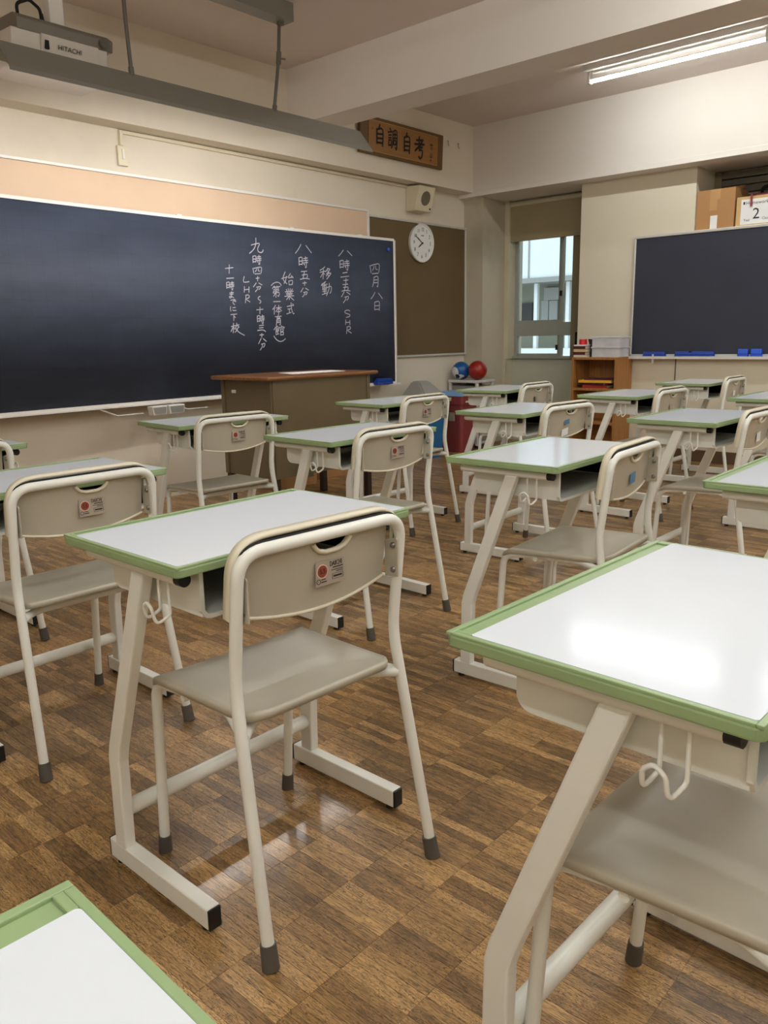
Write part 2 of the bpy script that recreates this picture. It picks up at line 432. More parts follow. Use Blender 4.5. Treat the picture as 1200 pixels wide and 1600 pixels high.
wr = MB(); wr.box(X1, XW+.12, 2.66, 3.68, 0, ZR); wr.box(X1, XW+.12, Y0, 2.66, 0, 1.885)
struct('wall_right', wr, M_panel, 'cream right wall panel that carries the second chalkboard', 'wall')
wb = MB(); wb.box(XW+.02, XW+.12, Y0, 2.66, 1.885, ZR)
struct('wall_right_recess', wb, M_panel, 'shaded back of the recess above the right chalkboard', 'wall')
struct('column', MB().box(XC, XW+.2, YC, Y1, 0, ZR), M_wall_dirty, 'smudged cream column in the far corner beside the window', 'column')
struct('ceiling_beam_front', MB().box(X0, XB+.02, YB, Y1, ZB, H), M_wall, 'cream beam along the top of the front wall', 'beam')
struct('ceiling_beam_right', MB().box(XB, XW+.2, Y0, Y1, ZR, H), M_beam, 'deep cream beam above the window on the right', 'beam')
struct('ceiling_beam_middle', MB().box(4.30, 4.59, Y0, YB, 2.619, H), M_beam, 'white beam crossing the ceiling towards the front wall', 'beam')
bb = MB(); bb.box(X1-.012, X1, Y0, 3.68, 0, .10, .002)
struct('baseboard_right', bb, M_skirt, 'dark brown baseboard under the right chalkboard', 'baseboard')
struct('trim_1', MB().box(X1-.006, X1, 2.742, 2.748, .10, .86), M_skirt, 'thin dark vertical joint strip below the right chalkboard', 'trim')
struct('trim_2', MB().box(XB-.006, XB, Y0, YB, ZR, ZR+.045, .002), M_beam, 'narrow raised band along the lower edge of the right beam', 'trim')

# window_1 : the sliding window in the far right corner
spd = MB(); spd.box(XW-.02, XW+.1, 3.68, YC, 0, .845); struct('wall_right_spandrel', spd, M_spandrel, 'grey-green wall panel below the corner window', 'wall')
w1 = thing('window_1', 'sliding aluminium window in the far right corner', 'window', (XW, 4.18, .85)); w1['kind'] = 'structure'
def wpart(name, x0, x1, y0, y1, z0, z1, mat, parent=w1, bev=.002):
    return MB().box(x0-XW, x1-XW, y0-4.18, y1-4.18, z0-.85, z1-.85, bev).build(name, mat, parent)
wpart('jamb', 7.10, 7.26, 4.625, YC, .845, 2.38, M_jamb); wpart('jamb', 7.16, 7.26, 3.80, 3.945, .845, 2.38, M_jamb_d)
wpart('jamb', 7.08, 7.26, 4.64, YC, .0, .845, M_jamb)
wpart('sill', 7.18, 7.30, 3.70, 4.625, .845, .87, M_sash); wpart('head', 7.18, 7.28, 3.70, 4.625, 2.33, 2.38, M_sash)
wpart('mid_rail', 7.215, 7.275, 3.70, 4.625, 1.07, 1.20, M_sash)
wpart('stile', 7.22, 7.27, 4.59, 4.625, .87, 2.33, M_sash)
for z0, z1 in ((.87, 1.07), (1.20, 2.33)):
    wpart('stile', 7.22, 7.26, 4.075, 4.105, z0, z1, M_sash); wpart('stile', 7.245, 7.28, 4.105, 4.135, z0, z1, M_sash)
    s1 = wpart('sash', 7.235, 7.252, 4.105, 4.59, z0+.0, z0+.025, M_sash)
    p = wpart('pane', 7.242, 7.246, 4.12, 4.59, z0+.02, z1, M_glass, bev=0)
    p = wpart('pane', 7.256, 7.260, 3.945, 4.09, z0+.02, z1, M_glass, bev=0)
wpart('latch', 7.205, 7.225, 4.08, 4.10, 1.45, 1.50, M_dark); wpart('latch', 7.205, 7.225, 4.12, 4.135, .93, .98, M_dark)
wpart('latch', 7.15, 7.16, 3.86, 3.89, .98, 1.10, M_dark); wpart('latch', 7.09, 7.10, 4.64, 4.655, .70, .82, M_dark)
bl = thing('roller_blind', 'half-lowered olive beige roller blind over the corner window', 'blind', (7.13, 4.20, 2.37))
MB().box(-.002, .002, -.48, .425, -.365, -.03).build('fabric', M_blind, bl)
MB().box(-.008, .008, -.48, .425, -.38, -.362, .003).build('bottom_bar', M_blind, bl)
MB().cyl((0, -.48, -.025), (0, .425, -.025), .022).build('roller', M_jamb, bl)
# window_2 : shuttered window in the recess above the second chalkboard
w2 = thing('window_2', 'closed dull shutter window behind the cardboard boxes', 'window', (7.22, 2.0, 1.885)); w2['kind'] = 'structure'
MB().box(-.03, .03, .60, .655, 0, .49, .003).build('jamb', M_jamb_d, w2)
for z in (.455, .40, .34, .27): MB().box(-.02-.02*(z > .42), .03, -6.3, .60, z-.025, z+.022, .003).build('rail', M_shutter, w2)
MB().box(.0, .02, -6.3, .60, 0, .25).build('shutter', M_shutter, w2)

# building across the courtyard
bo = thing('school_building', 'pale school building across the courtyard seen through the window', 'building', (12.5, 7.4, -4))
def bpart(name, q0, q1, x0, x1, mat, parent=bo):
    a, b = at_x(q0, 12.5+x0), at_x(q1, 12.5+x0)
    ys, zs = sorted((a[1]-7.4, b[1]-7.4)), sorted((a[2]+4, b[2]+4))
    return MB().box(x0, x1, ys[0], ys[1], zs[0], zs[1]).build(name, mat, parent)
MB().box(.5, .9, -9, 9, 0, 4.85).build('wall', M_build_in, bo)
MB().box(-.2, .9, -9, 9, 6.02, 9.5).build('wall', M_build, bo)
MB().box(-.1, .9, -9, 9, 4.62, 4.84).build('ledge', M_build, bo)
MB().box(-.25, .9, -9, 9, 5.94, 6.02).build('band', M_build_g, bo)
MB().box(.45, .9, -9, 9, 4.84, 6.0).build('back_wall', M_build_in, bo)
MB().box(-.215, -.2, .19, .215, 6.02, 9.5).build('joint', M_build_g, bo)
for yy in (-3.9, -2.7, -1.6, -.45, .17, 1.1, 2.4, 3.7):
    MB().box(-.02, .05, yy-.035, yy+.035, 4.84, 5.94, .004).build('mullion', M_build, bo)
bpart('dark_board', (814, 474), (831, 503), .40, .44, M_build_dark)
for a, b in ((846, 856), (858, 870)): bpart('locker_door', (a, 470), (b, 503), .42, .45, M_build_g)
bpart('shade', (850, 450), (878, 468), .38, .44, M_build_g)
gr = MB(); gr.box(7.6, 40, -30, 40, -4.2, -4.0); struct('courtyard_ground', gr, M_ground, 'grey concrete courtyard below the window', 'ground')

# ------------------------------------------------------------------ ceiling tubes
M_tube = emit('tube_glow', (244, 250, 250), TUBE)
M_tube2 = emit('board_tube_glow', (252, 250, 248), BOARD_TUBE)
M_fix = plain('fixture_white', (214, 208, 200), .4, var=.02)
def fixture(x, yc, label, group):
    t = thing('tube_light', label, 'ceiling light', (x, yc, H), 0, group)
    MB().prism([(-.075, 0), (-.06, -.035), (.06, -.035), (.075, 0)], -.64, .64, 'y').build('base', M_fix, t)
    for s in (-1, 1):
        MB().box(-.022, .022, s*.622-.012, s*.622+.012, -.115, -.03, .005).build('socket', M_fix, t)
    tb = MB(); r = .0145; A, B = [], []
    for k in range(12):
        q = 2*math.pi*(k+.5)/12
        A.append(tb.bm.verts.new((r*math.cos(q), -.61, -.095+r*math.sin(q)))); B.append(tb.bm.verts.new((r*math.cos(q), .61, -.095+r*math.sin(q))))
    for k in range(12):
        tb.mi = 1 if (0 <= k <= 4 if x > 5 else 1 <= k <= 3) else 0      # retrofit LED tube: opaque back, its width shaped per row to balance beam brightness
        tb.face((A[k], A[(k+1) % 12], B[(k+1) % 12], B[k]))
    tb.mi = 1; tb.face(A); tb.face(B[::-1])
    tb.build('tube', [M_tube, M_fix], t)
    return t
for x in (5.85, 3.40, 1.20, -.95):
    for yc in (2.505, .95, -.7, -2.4):
        if x != 5.85 and yc == 2.505: continue
        if x == 5.85 and yc == 2.505: lb = 'lit bare fluorescent tube light on the ceiling right of the middle beam'
        else: lb = 'bare tube light, %s from the front in the %s' % ({2.505: 'first', .95: 'second', -.7: 'third', -2.4: 'last'}[yc], {5.85: 'row nearest the right wall', 3.40: 'row just left of the middle beam', 1.20: 'second row left of the middle beam', -.95: 'row nearest the left wall'}[x])
        fixture(x, yc, lb, 'ceiling tube lights')

# ------------------------------------------------------------------ front wall: pin panel, curved chalkboard
tp = thing('pin_panel', 'tan pin panel on the front wall behind the long chalkboard', 'panel', (3.4, Y1-.001, 0))
MB().box(-1.95, 1.87, -.035, 0, .78, 2.13).build('panel', M_tan, tp)
MB().box(-1.97, 1.885, -.045, 0, 2.13, 2.148, .003).build('trim', M_whitetrim, tp)
MB().box(1.87, 1.89, -.045, 0, .78, 2.13, .003).build('trim', M_whitetrim, tp)
BX0, BX1, BZ0, BZ1 = 1.72, 5.445, .70, 1.895
def yb(x): return 4.775-.058*((x-3.6)/1.85)**2
def bpath(z, dy=0.0, x0=BX0, x1=BX1, n=28): return [(x0+(x1-x0)*k/n, yb(x0+(x1-x0)*k/n)+dy, z) for k in range(n+1)]
cb = thing('curved_chalkboard', 'long dark curved chalkboard with the timetable chalked on it', 'chalkboard', (3.6, 4.775, BZ0))
def cbp(mb, name, mat, parent=cb):
    o = mb.build(name, mat, parent); o.matrix_parent_inverse = Matrix.Translation((-3.6, -4.775, -BZ0)); return o
panel = MB(); n = 40
for side in (0, 1):
    pass
A = []
for k in range(n+1):
    x = BX0+(BX1-BX0)*k/n
    A.append([panel.bm.verts.new(p) for p in ((x, yb(x), BZ0), (x, yb(x), BZ1), (x, yb(x)+.03, BZ1), (x, yb(x)+.03, BZ0))])
for a, b in zip(A[:-1], A[1:]):
    for q in range(4):
        f = panel.face((a[q], a[(q+1) % 4], b[(q+1) % 4], b[q]))
        if f and q in (0, 2): f.smooth = True
panel.face(A[0][::-1]); panel.face(A[-1])
cbp(panel, 'panel', M_board)
sq = lambda a, b: [(-a, -b), (a, -b), (a, b), (-a, b)]
cbp(MB().sweep(bpath(BZ1+.006, .008), sq(.014, .010), smooth=False), 'top_trim', M_whitetrim)
cbp(MB().sweep([(BX1+.006, yb(BX1)+.008, BZ0-.01), (BX1+.006, yb(BX1)+.008, BZ1+.004)], sq(.013, .012), up=(0, 1, 0)), 'side_trim', M_whitetrim)
cbp(MB().sweep([(BX0-.006, yb(BX0)+.008, BZ0-.01), (BX0-.006, yb(BX0)+.008, BZ1+.004)], sq(.013, .012), up=(0, 1, 0)), 'side_trim', M_whitetrim)
cbp(MB().sweep(bpath(BZ0-.006, .006), sq(.012, .008), smooth=False), 'bottom_trim', M_whitetrim)
tray_prof = [(-.012, -.012), (-.012, .0), (.058, .0), (.058, .010), (.066, .010), (.066, -.014)]
cbp(MB().sweep(bpath(BZ0-.014, -.004, BX0, BX1+.045), [(-a, b) for a, b in tray_prof][::-1], smooth=False), 'chalk_tray', M_whitetrim)
for x in (2.1, 3.6, 5.1):
    cbp(MB().box(x-.03, x+.03, yb(x)+.03, Y1-.047, 1.45, 1.49), 'bracket', M_alu)
    cbp(MB().box(x-.03, x+.03, yb(x)+.03, Y1-.047, .85, .89), 'bracket', M_alu)
for x in (3.32, 4.32, 5.05): cbp(MB().box(x-.02, x+.02, yb(x)-.004, yb(x)+.02, BZ1+.015, BZ1+.024, .003), 'stop_lug', M_whitetrim)
for x0, x1 in ((2.655, 2.84), (3.19, 3.352)):
    y = yb(x0)-.13
    cbp(MB().tube(fillet([(x0-.06, y+.10, .672), (x0, y, .634), (x1, y, .634), (x1+.0, y+.02, .637)], .006), .005, 8), 'pull_handle', M_alu)
for x0, x1 in ((2.913, 3.028), (3.043, 3.168)):
    y = yb(x0)-.125
    cbp(MB().prism([(x0+.010, .612), (x1-.004, .612), (x1+.002, .672), (x0, .672)], y, y+.06, 'y', .004), 'chalk_box', M_whitetrim)
    cbp(MB().prism([(x0+.018, .622), (x1-.012, .622), (x1-.008, .664), (x0+.010, .664)], y-.003, y+.01, 'y'), 'chalk_box_window', M_hood)
mg = MB().sphere((0, 0, 0), .017, 14, 8, (1, .55, 1)).build('magnet', M_blue2)
def on_board(q, lift=.0):
    y = 4.75
    for _ in range(8):
        P = at_y(q, y); y = yb(P[0])-lift
    return at_y(q, y)
P = on_board((606, 390)); mg.location = (P[0], P[1]-.007, P[2]); tag(mg, 'round blue magnet near the upper right corner of the chalkboard', 'magnet')

# chalk handwriting: strokes in a unit box, x right, y down
G = {
'一': [[(0, .6), (1, .35)]], '二': [[(.25, .15), (.8, 0)], [(0, 1), (1, .8)]],
'三': [[(.22, .08), (.75, 0)], [(.22, .45), (.7, .38)], [(0, .85), (.65, .75), (1, 1)]],
'十': [[(0, .42), (1, .32)], [(.52, 0), (.5, 1)]],
'八': [[(.34, 0), (.2, .5), (0, 1)], [(.66, .12), (1, .95)]],
'九': [[(.12, .46), (.72, .35), (.6, .68), (.66, .9), (.85, .96), (.97, .9), (1, .78)], [(.46, 0), (.46, .4), (.3, .75), (0, 1)]],
'四': [[(0, .12), (.12, .9)], [(.1, .14), (.5, .02), (.97, .0), (.92, .85)], [(.42, .22), (.38, .45), (.28, .62)], [(.6, .18), (.62, .5), (.78, .56)], [(.25, 1), (.85, .95)]],
'月': [[(.25, .05), (.22, .5), (0, 1)], [(.25, .05), (.95, 0), (.93, .97), (.78, .93)], [(.28, .32), (.85, .3)], [(.26, .6), (.85, .58)]],
'日': [[(.05, .06), (.05, .95)], [(.05, .06), (.95, 0), (.95, 1)], [(.12, .47), (.88, .44)], [(.1, .9), (.9, .86)]],
'時': [[(0, .1), (.03, .8)], [(0, .12), (.36, .08), (.36, .75)], [(.05, .42), (.33, .4)], [(.05, .72), (.34, .7)], [(.52, .18), (.95, .12)], [(.73, 0), (.74, .34)], [(.46, .38), (1, .33)], [(.46, .58), (1, .54)], [(.84, .36), (.82, 1), (.7, .92)], [(.56, .66), (.65, .78)]],
'五': [[(.12, .06), (.72, .0)], [(.46, .04), (.3, .92)], [(.2, .48), (.76, .42), (.7, .88)], [(0, 1), (.5, .88), (1, .96)]],
'分': [[(.32, 0), (.15, .25), (0, .45)], [(.62, .02), (1, .24)], [(.36, .5), (.8, .42), (.78, .62), (.62, .76)], [(.54, .48), (.45, .75), (.22, 1)]],
'移': [[(.45, 0), (.25, .15), (.0, .28)], [(0, .45), (.5, .34)], [(.32, .2), (.28, 1)], [(.28, .48), (.06, .85)], [(.32, .5), (.45, .62)], [(.72, .1), (.52, .42)], [(.66, .2), (.92, .18), (.6, .6)], [(.68, .3), (.78, .4)], [(.82, .45), (.56, .76)], [(.76, .56), (1, .5), (.85, .75), (.62, 1)], [(.74, .68), (.85, .77)]],
'動': [[(.45, 0), (.05, .2)], [(0, .27), (.6, .18)], [(.14, .35), (.16, .6)], [(.14, .35), (.5, .3), (.5, .56)], [(.14, .47), (.5, .44)], [(.14, .59), (.5, .56)], [(.32, .05), (.34, .86)], [(.14, .72), (.55, .66)], [(.1, .92), (.58, .8)], [(.6, .42), (.98, .34), (.98, .7), (.86, .82)], [(.8, .12), (.78, .5), (.52, 1)]],
'始': [[(.3, 0), (.12, .5), (.46, .85)], [(.42, .32), (.32, .7), (.2, .82)], [(0, .48), (.5, .36)], [(.76, .12), (.58, .42), (.96, .36)], [(.84, .26), (1, .42)], [(.62, .66), (.66, .94)], [(.62, .66), (.95, .62), (.92, .9)], [(.66, .92), (.94, .9)]],
'業': [[(.38, 0), (.4, .2)], [(.6, 0), (.58, .2)], [(.16, .08), (.24, .2)], [(.84, .03), (.74, .18)], [(.05, .28), (.95, .22)], [(.3, .3), (.36, .38)], [(.66, .29), (.6, .37)], [(.16, .43), (.86, .38)], [(.2, .54), (.8, .5)], [(0, .67), (1, .62)], [(.5, .38), (.5, .95)], [(.45, .68), (.2, .95)], [(.55, .68), (1, 1)]],
'式': [[(.05, .32), (.95, .22)], [(.15, .56), (.55, .52)], [(.36, .55), (.36, .88)], [(0, .98), (.6, .84)], [(.58, 0), (.66, .55), (.88, .95), (1, .92)], [(.8, .1), (.88, .16)]],
'第': [[(.28, 0), (.05, .22)], [(.2, .1), (.48, .07)], [(.32, .1), (.38, .2)], [(.65, 0), (.52, .18)], [(.62, .09), (1, .03)], [(.74, .1), (.8, .2)], [(.2, .32), (.8, .28), (.8, .44)], [(.22, .46), (.8, .43)], [(.22, .46), (.18, .62), (.9, .57), (.82, .9), (.7, .84)], [(.5, .28), (.5, 1)], [(.46, .62), (.2, .9)]],
'体': [[(.32, 0), (.15, .3), (0, .45)], [(.2, .28), (.18, 1)], [(.38, .3), (.98, .24)], [(.68, 0), (.68, 1)], [(.65, .3), (.36, .72)], [(.7, .3), (1, .62)], [(.52, .74), (.86, .7)]],
'育': [[(.5, 0), (.5, .12)], [(0, .18), (1, .13)], [(.42, .18), (.28, .34), (.75, .3)], [(.66, .22), (.82, .37)], [(.25, .46), (.24, .8), (.16, 1)], [(.25, .46), (.84, .42), (.84, .97), (.72, .93)], [(.26, .6), (.8, .58)], [(.26, .75), (.8, .73)]],
'館': [[(.3, 0), (.0, .42)], [(.3, .02), (.46, .22)], [(.26, .2), (.27, .3)], [(.2, .36), (.45, .33), (.44, .6)], [(.2, .36), (.22, .95), (.36, .86)], [(.22, .48), (.42, .46)], [(.22, .6), (.42, .58)], [(.32, .66), (.48, .9)], [(.76, .0), (.76, .12)], [(.54, .17), (.54, .28)], [(.54, .18), (1, .13), (.96, .27)], [(.64, .36), (.66, 1)], [(.64, .36), (.9, .34), (.9, .58)], [(.66, .58), (.9, .57)], [(.66, .72), (.92, .69), (.92, .97)], [(.66, .97), (.92, .95)]],
'(': [[(0, 1), (.15, .5), (.35, .12), (.55, 0), (.75, .12), (.9, .5), (1, 1)]], ')': [[(0, 0), (.12, .4), (.3, .8), (.55, 1), (.78, .88), (1, .5)]],
'下': [[(0, .1), (1, 0)], [(.5, .06), (.5, 1)], [(.58, .35), (.78, .55)]],
'校': [[(.02, .28), (.32, .2)], [(.18, 0), (.17, .78)], [(.16, .3), (0, .68)], [(.2, .35), (.3, .5)], [(.42, .0), (.43, .12)], [(.33, .2), (.6, .13)], [(.4, .24), (.33, .38)], [(.5, .2), (.6, .34)], [(.52, .36), (.42, .6), (.3, .74)], [(.36, .42), (.5, .65), (.7, .82), (1, 1)]],
'ま': [[(.1, .22), (.9, .14)], [(.15, .45), (.85, .38)], [(.52, 0), (.5, .75), (.35, .97), (.08, .92), (.12, .76), (.5, .76), (.95, .98)]],
'で': [[(0, .14), (.85, .0), (.48, .32), (.42, .68), (.72, 1)], [(.72, .3), (.8, .44)], [(.88, .22), (.97, .36)]],
'に': [[(.06, 0), (.0, .5), (.08, 1)], [(.42, .25), (.88, .2)], [(.4, .75), (.55, .9), (1, .86)]],
'L': [[(.12, 0), (0, .95), (1, .9)]], 'H': [[(.05, 0), (.0, .95)], [(.95, .05), (.95, 1)], [(.05, .52), (.95, .45)]],
'R': [[(.2, .05), (.05, 1)], [(.1, .1), (.55, 0), (.85, .15), (.75, .38), (.25, .55), (1, .9)]],
'S': [[(.95, .12), (.6, 0), (.15, .12), (.12, .35), (.55, .5), (.95, .62), (.9, .85), (.35, 1)]],
'〜': [[(.7, 0), (.15, .15), (.1, .38), (.6, .55), (.95, .75), (.55, 1)]],
'自': [[(.52, 0), (.36, .2)], [(.1, .24), (.14, .92)], [(.1, .26), (.92, .2), (.95, 1)], [(.2, .46), (.85, .43)], [(.2, .67), (.85, .64)], [(.16, .88), (.88, .86)]],
'調': [[(.2, .0), (.3, .1)], [(0, .22), (.42, .15)], [(.08, .36), (.36, .32)], [(.08, .5), (.36, .46)], [(.1, .62), (.12, .88)], [(.1, .62), (.38, .59), (.36, .86)], [(.12, .87), (.36, .85)], [(.54, .12), (.54, .7), (.42, .98)], [(.54, .13), (.97, .08), (.98, 1), (.85, .92)], [(.62, .28), (.9, .25)], [(.76, .15), (.76, .45)], [(.6, .46), (.92, .43)], [(.64, .58), (.64, .78)], [(.64, .58), (.88, .56), (.88, .77)], [(.64, .78), (.88, .76)]],
'考': [[(.18, .18), (.72, .13)], [(.46, 0), (.46, .33)], [(0, .38), (1, .3)], [(.86, .1), (.5, .42), (.05, .68)], [(.46, .5), (.82, .45)], [(.56, .48), (.46, .62), (.82, .6), (.8, .88), (.62, 1), (.46, .93)]],
'竹': [[(.2, 0), (.05, .3)], [(.15, .2), (.48, .15)], [(.3, .2), (.3, .9)], [(.65, 0), (.55, .3)], [(.6, .2), (1, .15)], [(.8, .2), (.8, 1), (.66, .9)]],
'山': [[(.5, 0), (.5, .85)], [(.05, .35), (.08, .92), (.9, .88)], [(.93, .3), (.93, .98)]],
}
def smooth_line(pts, n=3):
    if len(pts) < 3: return pts
    P = [np.array(p, float) for p in pts]; out = []
    for i in range(len(P)-1):
        a, b, c, d = P[max(i-1, 0)], P[i], P[i+1], P[min(i+2, len(P)-1)]
        for k in range(n):
            t = k/n
            out.append(.5*((2*b)+(-a+c)*t+(2*a-5*b+4*c-d)*t*t+(-a+3*b-3*c+d)*t**3))
    out.append(P[-1]); return out
LINES = [
 [('四', 578, 593, 413, 427.7), ('月', 582, 591, 432.5, 448), ('八', 579.7, 597.5, 457, 467), ('日', 585, 593, 471.5, 485)],
 [('八', 529, 550, 391, 400), ('時', 531, 546, 406, 422), ('二', 532.5, 545, 425.5, 433), ('十', 537, 544, 435, 442.6), ('五', 534, 547, 444, 455), ('分', 533.5, 547, 456, 473)],
 [('S', 538, 547, 484.5, 496), ('H', 540, 547, 500, 507.6), ('R', 541, 549, 510, 521.4)],
 [('移', 500, 517, 417, 436), ('動', 502, 517.6, 440, 462)],
 [('八', 461.6, 486.5, 382, 395.7), ('時', 467, 481, 401, 418), ('五', 469, 483.7, 423.6, 436.5), ('十', 473, 479, 440, 446), ('分', 470, 482, 450, 464)],
 [('始', 440, 458, 425, 446.6), ('業', 445, 459, 451, 469), ('式', 448, 459.6, 473, 491)],
 [('(', 424, 439.5, 441, 446), ('第', 425, 437.5, 447, 464.6), ('一', 427.4, 438, 470.4, 472), ('体', 426, 440, 477, 491), ('育', 430, 439.5, 492, 508), ('館', 428, 444, 509, 523.7), (')', 428, 446, 525, 533.5)],
 [('九', 390, 411, 372, 395.6), ('時', 395, 408, 399, 413), ('四', 395, 409, 418, 428), ('十', 400, 405, 432, 439), ('分', 396, 409.5, 442, 455.6), ('〜', 403, 408, 463, 474), ('十', 401, 411, 480, 490), ('時', 402, 413, 492.5, 505.6), ('三', 402.5, 415, 508, 518), ('十', 406, 412, 521, 527), ('分', 404, 416, 529, 547)],
 [('L', 380.6, 389, 432, 441), ('H', 381.5, 389.4, 448, 457), ('R', 383, 390.6, 460.6, 473)],
 [('十', 352, 364, 414, 427), ('一', 354, 365, 433.5, 436), ('時', 354, 365.6, 440, 453), ('ま', 358, 365.6, 455.6, 465.6), ('で', 360.6, 369, 468, 476), ('に', 360, 369, 479, 486), ('下', 360.6, 370, 490.6, 501), ('校', 361, 382, 505, 524)],
]
for li in LINES:
    mb = MB()
    for ch, x0, x1, y0, y1 in li:
        for st in G[ch]:
            pts = [tuple(on_board((x0+(x1-x0)*u, y0+(y1-y0)*v), .0025)) for u, v in smooth_line(st)]
            mb.ribbon(pts, .0066, (0, -1, 0))
    cbp(mb, 'chalk_writing', M_chalk)

er = thing('chalk_eraser', 'blue eraser on the right end of the curved chalkboard tray', 'eraser', (5.25, yb(5.25)-.038, BZ0-.014))
MB().box(-.10, .10, -.026, .026, 0, .024, .004).build('felt', M_blue, er); MB().prism([(-.10, .024), (.10, .024), (.085, .05), (-.07, .055)], -.024, .024, 'y', .005).build('case', M_blue, er)

# pinboard, clock, speaker, conduit
bu = thing('bulletin_board', 'brown pinboard on the front wall under the clock', 'pinboard', (6.02, Y1-.001, .9))
MB().box(-.715, .69, -.018, 0, .012, 1.205).build('panel', M_bulletin, bu)
for z in (0, 1.197): MB().box(-.725, .70, -.028, 0, z, z+.02, .003).build('frame_rail', M_alu, bu)
for x in (-.725, .68): MB().box(x, x+.02, -.0275, 0, .02, 1.197, .003).build('frame_stile', M_alu, bu)
ck = thing('wall_clock', 'round white wall clock showing ten to eight on the pinboard', 'clock', (6.0, Y1-.045, 1.925))
ck.rotation_euler = (math.radians(3), 0, 0)
MB().cyl((0, 0, 0), (0, .03, 0), .168, .16, 40).build('case', M_whitetrim, ck)
MB().tube([(.163*math.cos(2*math.pi*k/40), -.004, .163*math.sin(2*math.pi*k/40)) for k in range(40)], .009, 8, True).build('rim', M_whitetrim, ck)
fc = MB().cyl((0, -.004, 0), (0, 0, 0), .154, n=40).build('face', M_paper, ck)
for h in range(1, 13):
    a = math.radians(90-30*h)
    text_obj('numeral', str(h), .046, M_ink, fc, (.118*math.cos(a), -.0052, .118*math.sin(a)), FACE_Y, .8, ext=.0005)
def hand(name, ang, l, w):
    o = MB().prism([(-w*.6, -.012), (w*.6, -.012), (w, l*.6), (0, l), (-w, l*.6)], -.0095, -.0075, 'y').build(name, M_ink, ck); o.rotation_euler = (0, math.radians(ang), 0)
hand('hour_hand', 235, .075, .006); hand('minute_hand', 300, .125, .0045)
MB().cyl((0, -.012, 0), (0, -.004, 0), .007).build('hub', M_ink, ck)
MB().box(-.02, .02, -.0055, -.0045, .062, .069).build('maker_mark', M_ink, fc)
MB().box(-.032, .032, .0, .04, .166, .185, .003).build('hanger', M_alu, ck)
sp = thing('wall_speaker', 'small cream wall speaker between the pinboard and the beam', 'speaker', (5.945, Y1, 2.19))
MB().prism([(0, 0), (-.105, .0), (-.165, .205), (0, .215)], -.115, .115, 'x', .006).build('cabinet', M_ivory, sp)
def sp_face(u, v, d=0.0): return Vector((u, -.105-.06*v-d*.96, .0+.205*v-d*.28))
fr = MB(); fr.face([fr.bm.verts.new(sp_face(a, b, .002)) for a, b in ((-.105, .04), (.105, .04), (.105, .96), (-.105, .96))]); fr.build('baffle', M_ivory, sp)
gq = MB(); nrm = Vector((0, -.96, -.28)); gq.cyl(sp_face(.0, .52, .0), sp_face(.0, .52, .004), .062, n=28); gq.build('grille', M_grille, sp)
MB().cyl(sp_face(.085, .13), sp_face(.085, .13, .006), .008, n=10).build('knob', M_dark, sp)
cd = thing('cable_conduit', 'cream cable duct running under the front beam to a switch plate', 'conduit', (3.0, Y1, 2.40))
MB().box(.0, 2.83, -.022, 0, -.012, .010, .003).build('duct', M_ivory, cd)
MB().box(-.012, .012, -.022, 0, -.085, .010, .003).build('drop', M_ivory, cd)
MB().box(-.007, .007, -.016, 0, -.125, -.085, .002).build('cable', M_whitetrim, cd)
MB().box(-.034, .036, -.020, 0, -.205, -.085, .004).build('switch_plate', M_ivory, cd)
MB().box(-.006, .008, -.026, -.018, -.165, -.105, .002).build('toggle', M_whitetrim, cd)

# calligraphy plaque on the beam
pq = thing('calligraphy_plaque', 'brown wooden plaque with brushed characters on the front beam', 'plaque', (5.57, YB, 2.55))
pq.rotation_euler = (math.radians(3), 0, 0)
MB().box(-.54, .54, -.035, -.004, 0, .285, .004).build('backboard', M_plaque, pq)
MB().box(-.44, .45, -.039, -.030, .025, .255).build('panel', M_plaque_in, pq)
ln = MB()
for z in (.022, .255): ln.box(-.443, .453, -.041, -.034, z, z+.004)
for x in (-.443, .449): ln.box(x, x+.004, -.041, -.034, .022, .259)
ln.build('line_border', M_plaque_line, pq)
for ch, xc, zc, w, h, sw, mt in (('自', -.315, .155, .085, .155, .016, M_sumi), ('調', -.155, .152, .115, .15, .013, M_sumi), ('自', .03, .148, .082, .155, .016, M_sumi), ('考', .20, .135, .125, .17, .018, M_sumi), ('竹', .365, .165, .036, .05, .006, M_sumi), ('山', .365, .095, .034, .035, .006, M_sumi)):
    mb = MB()
    for st in G[ch]: mb.ribbon([(xc+(u-.5)*w, -.0405, zc+(.5-v)*h) for u, v in smooth_line(st)], sw, (0, -1, 0))
    mb.build('brushed_character', mt, pq)
MB().box(.353, .373, -.0405, -.039, .045, .062).build('seal', M_seal, pq); MB().box(-.405, -.397, -.0405, -.039, .185, .205).build('seal', M_seal, pq)
for k, (q, lb) in enumerate((((699, 224), 'small metal hook on the beam just right of the plaque'), ((715, 228), 'small metal hook on the beam closer to the corner'))):
    P = at_y(q, YB)
    hk = MB().tube(fillet([(0, 0, .02), (0, -.012, .02), (0, -.012, -.02), (.012, -.018, -.022)], .006), .003, 8).build('wall_hook', M_brass, None, (P[0], YB, P[2])); tag(hk, lb, 'hook')

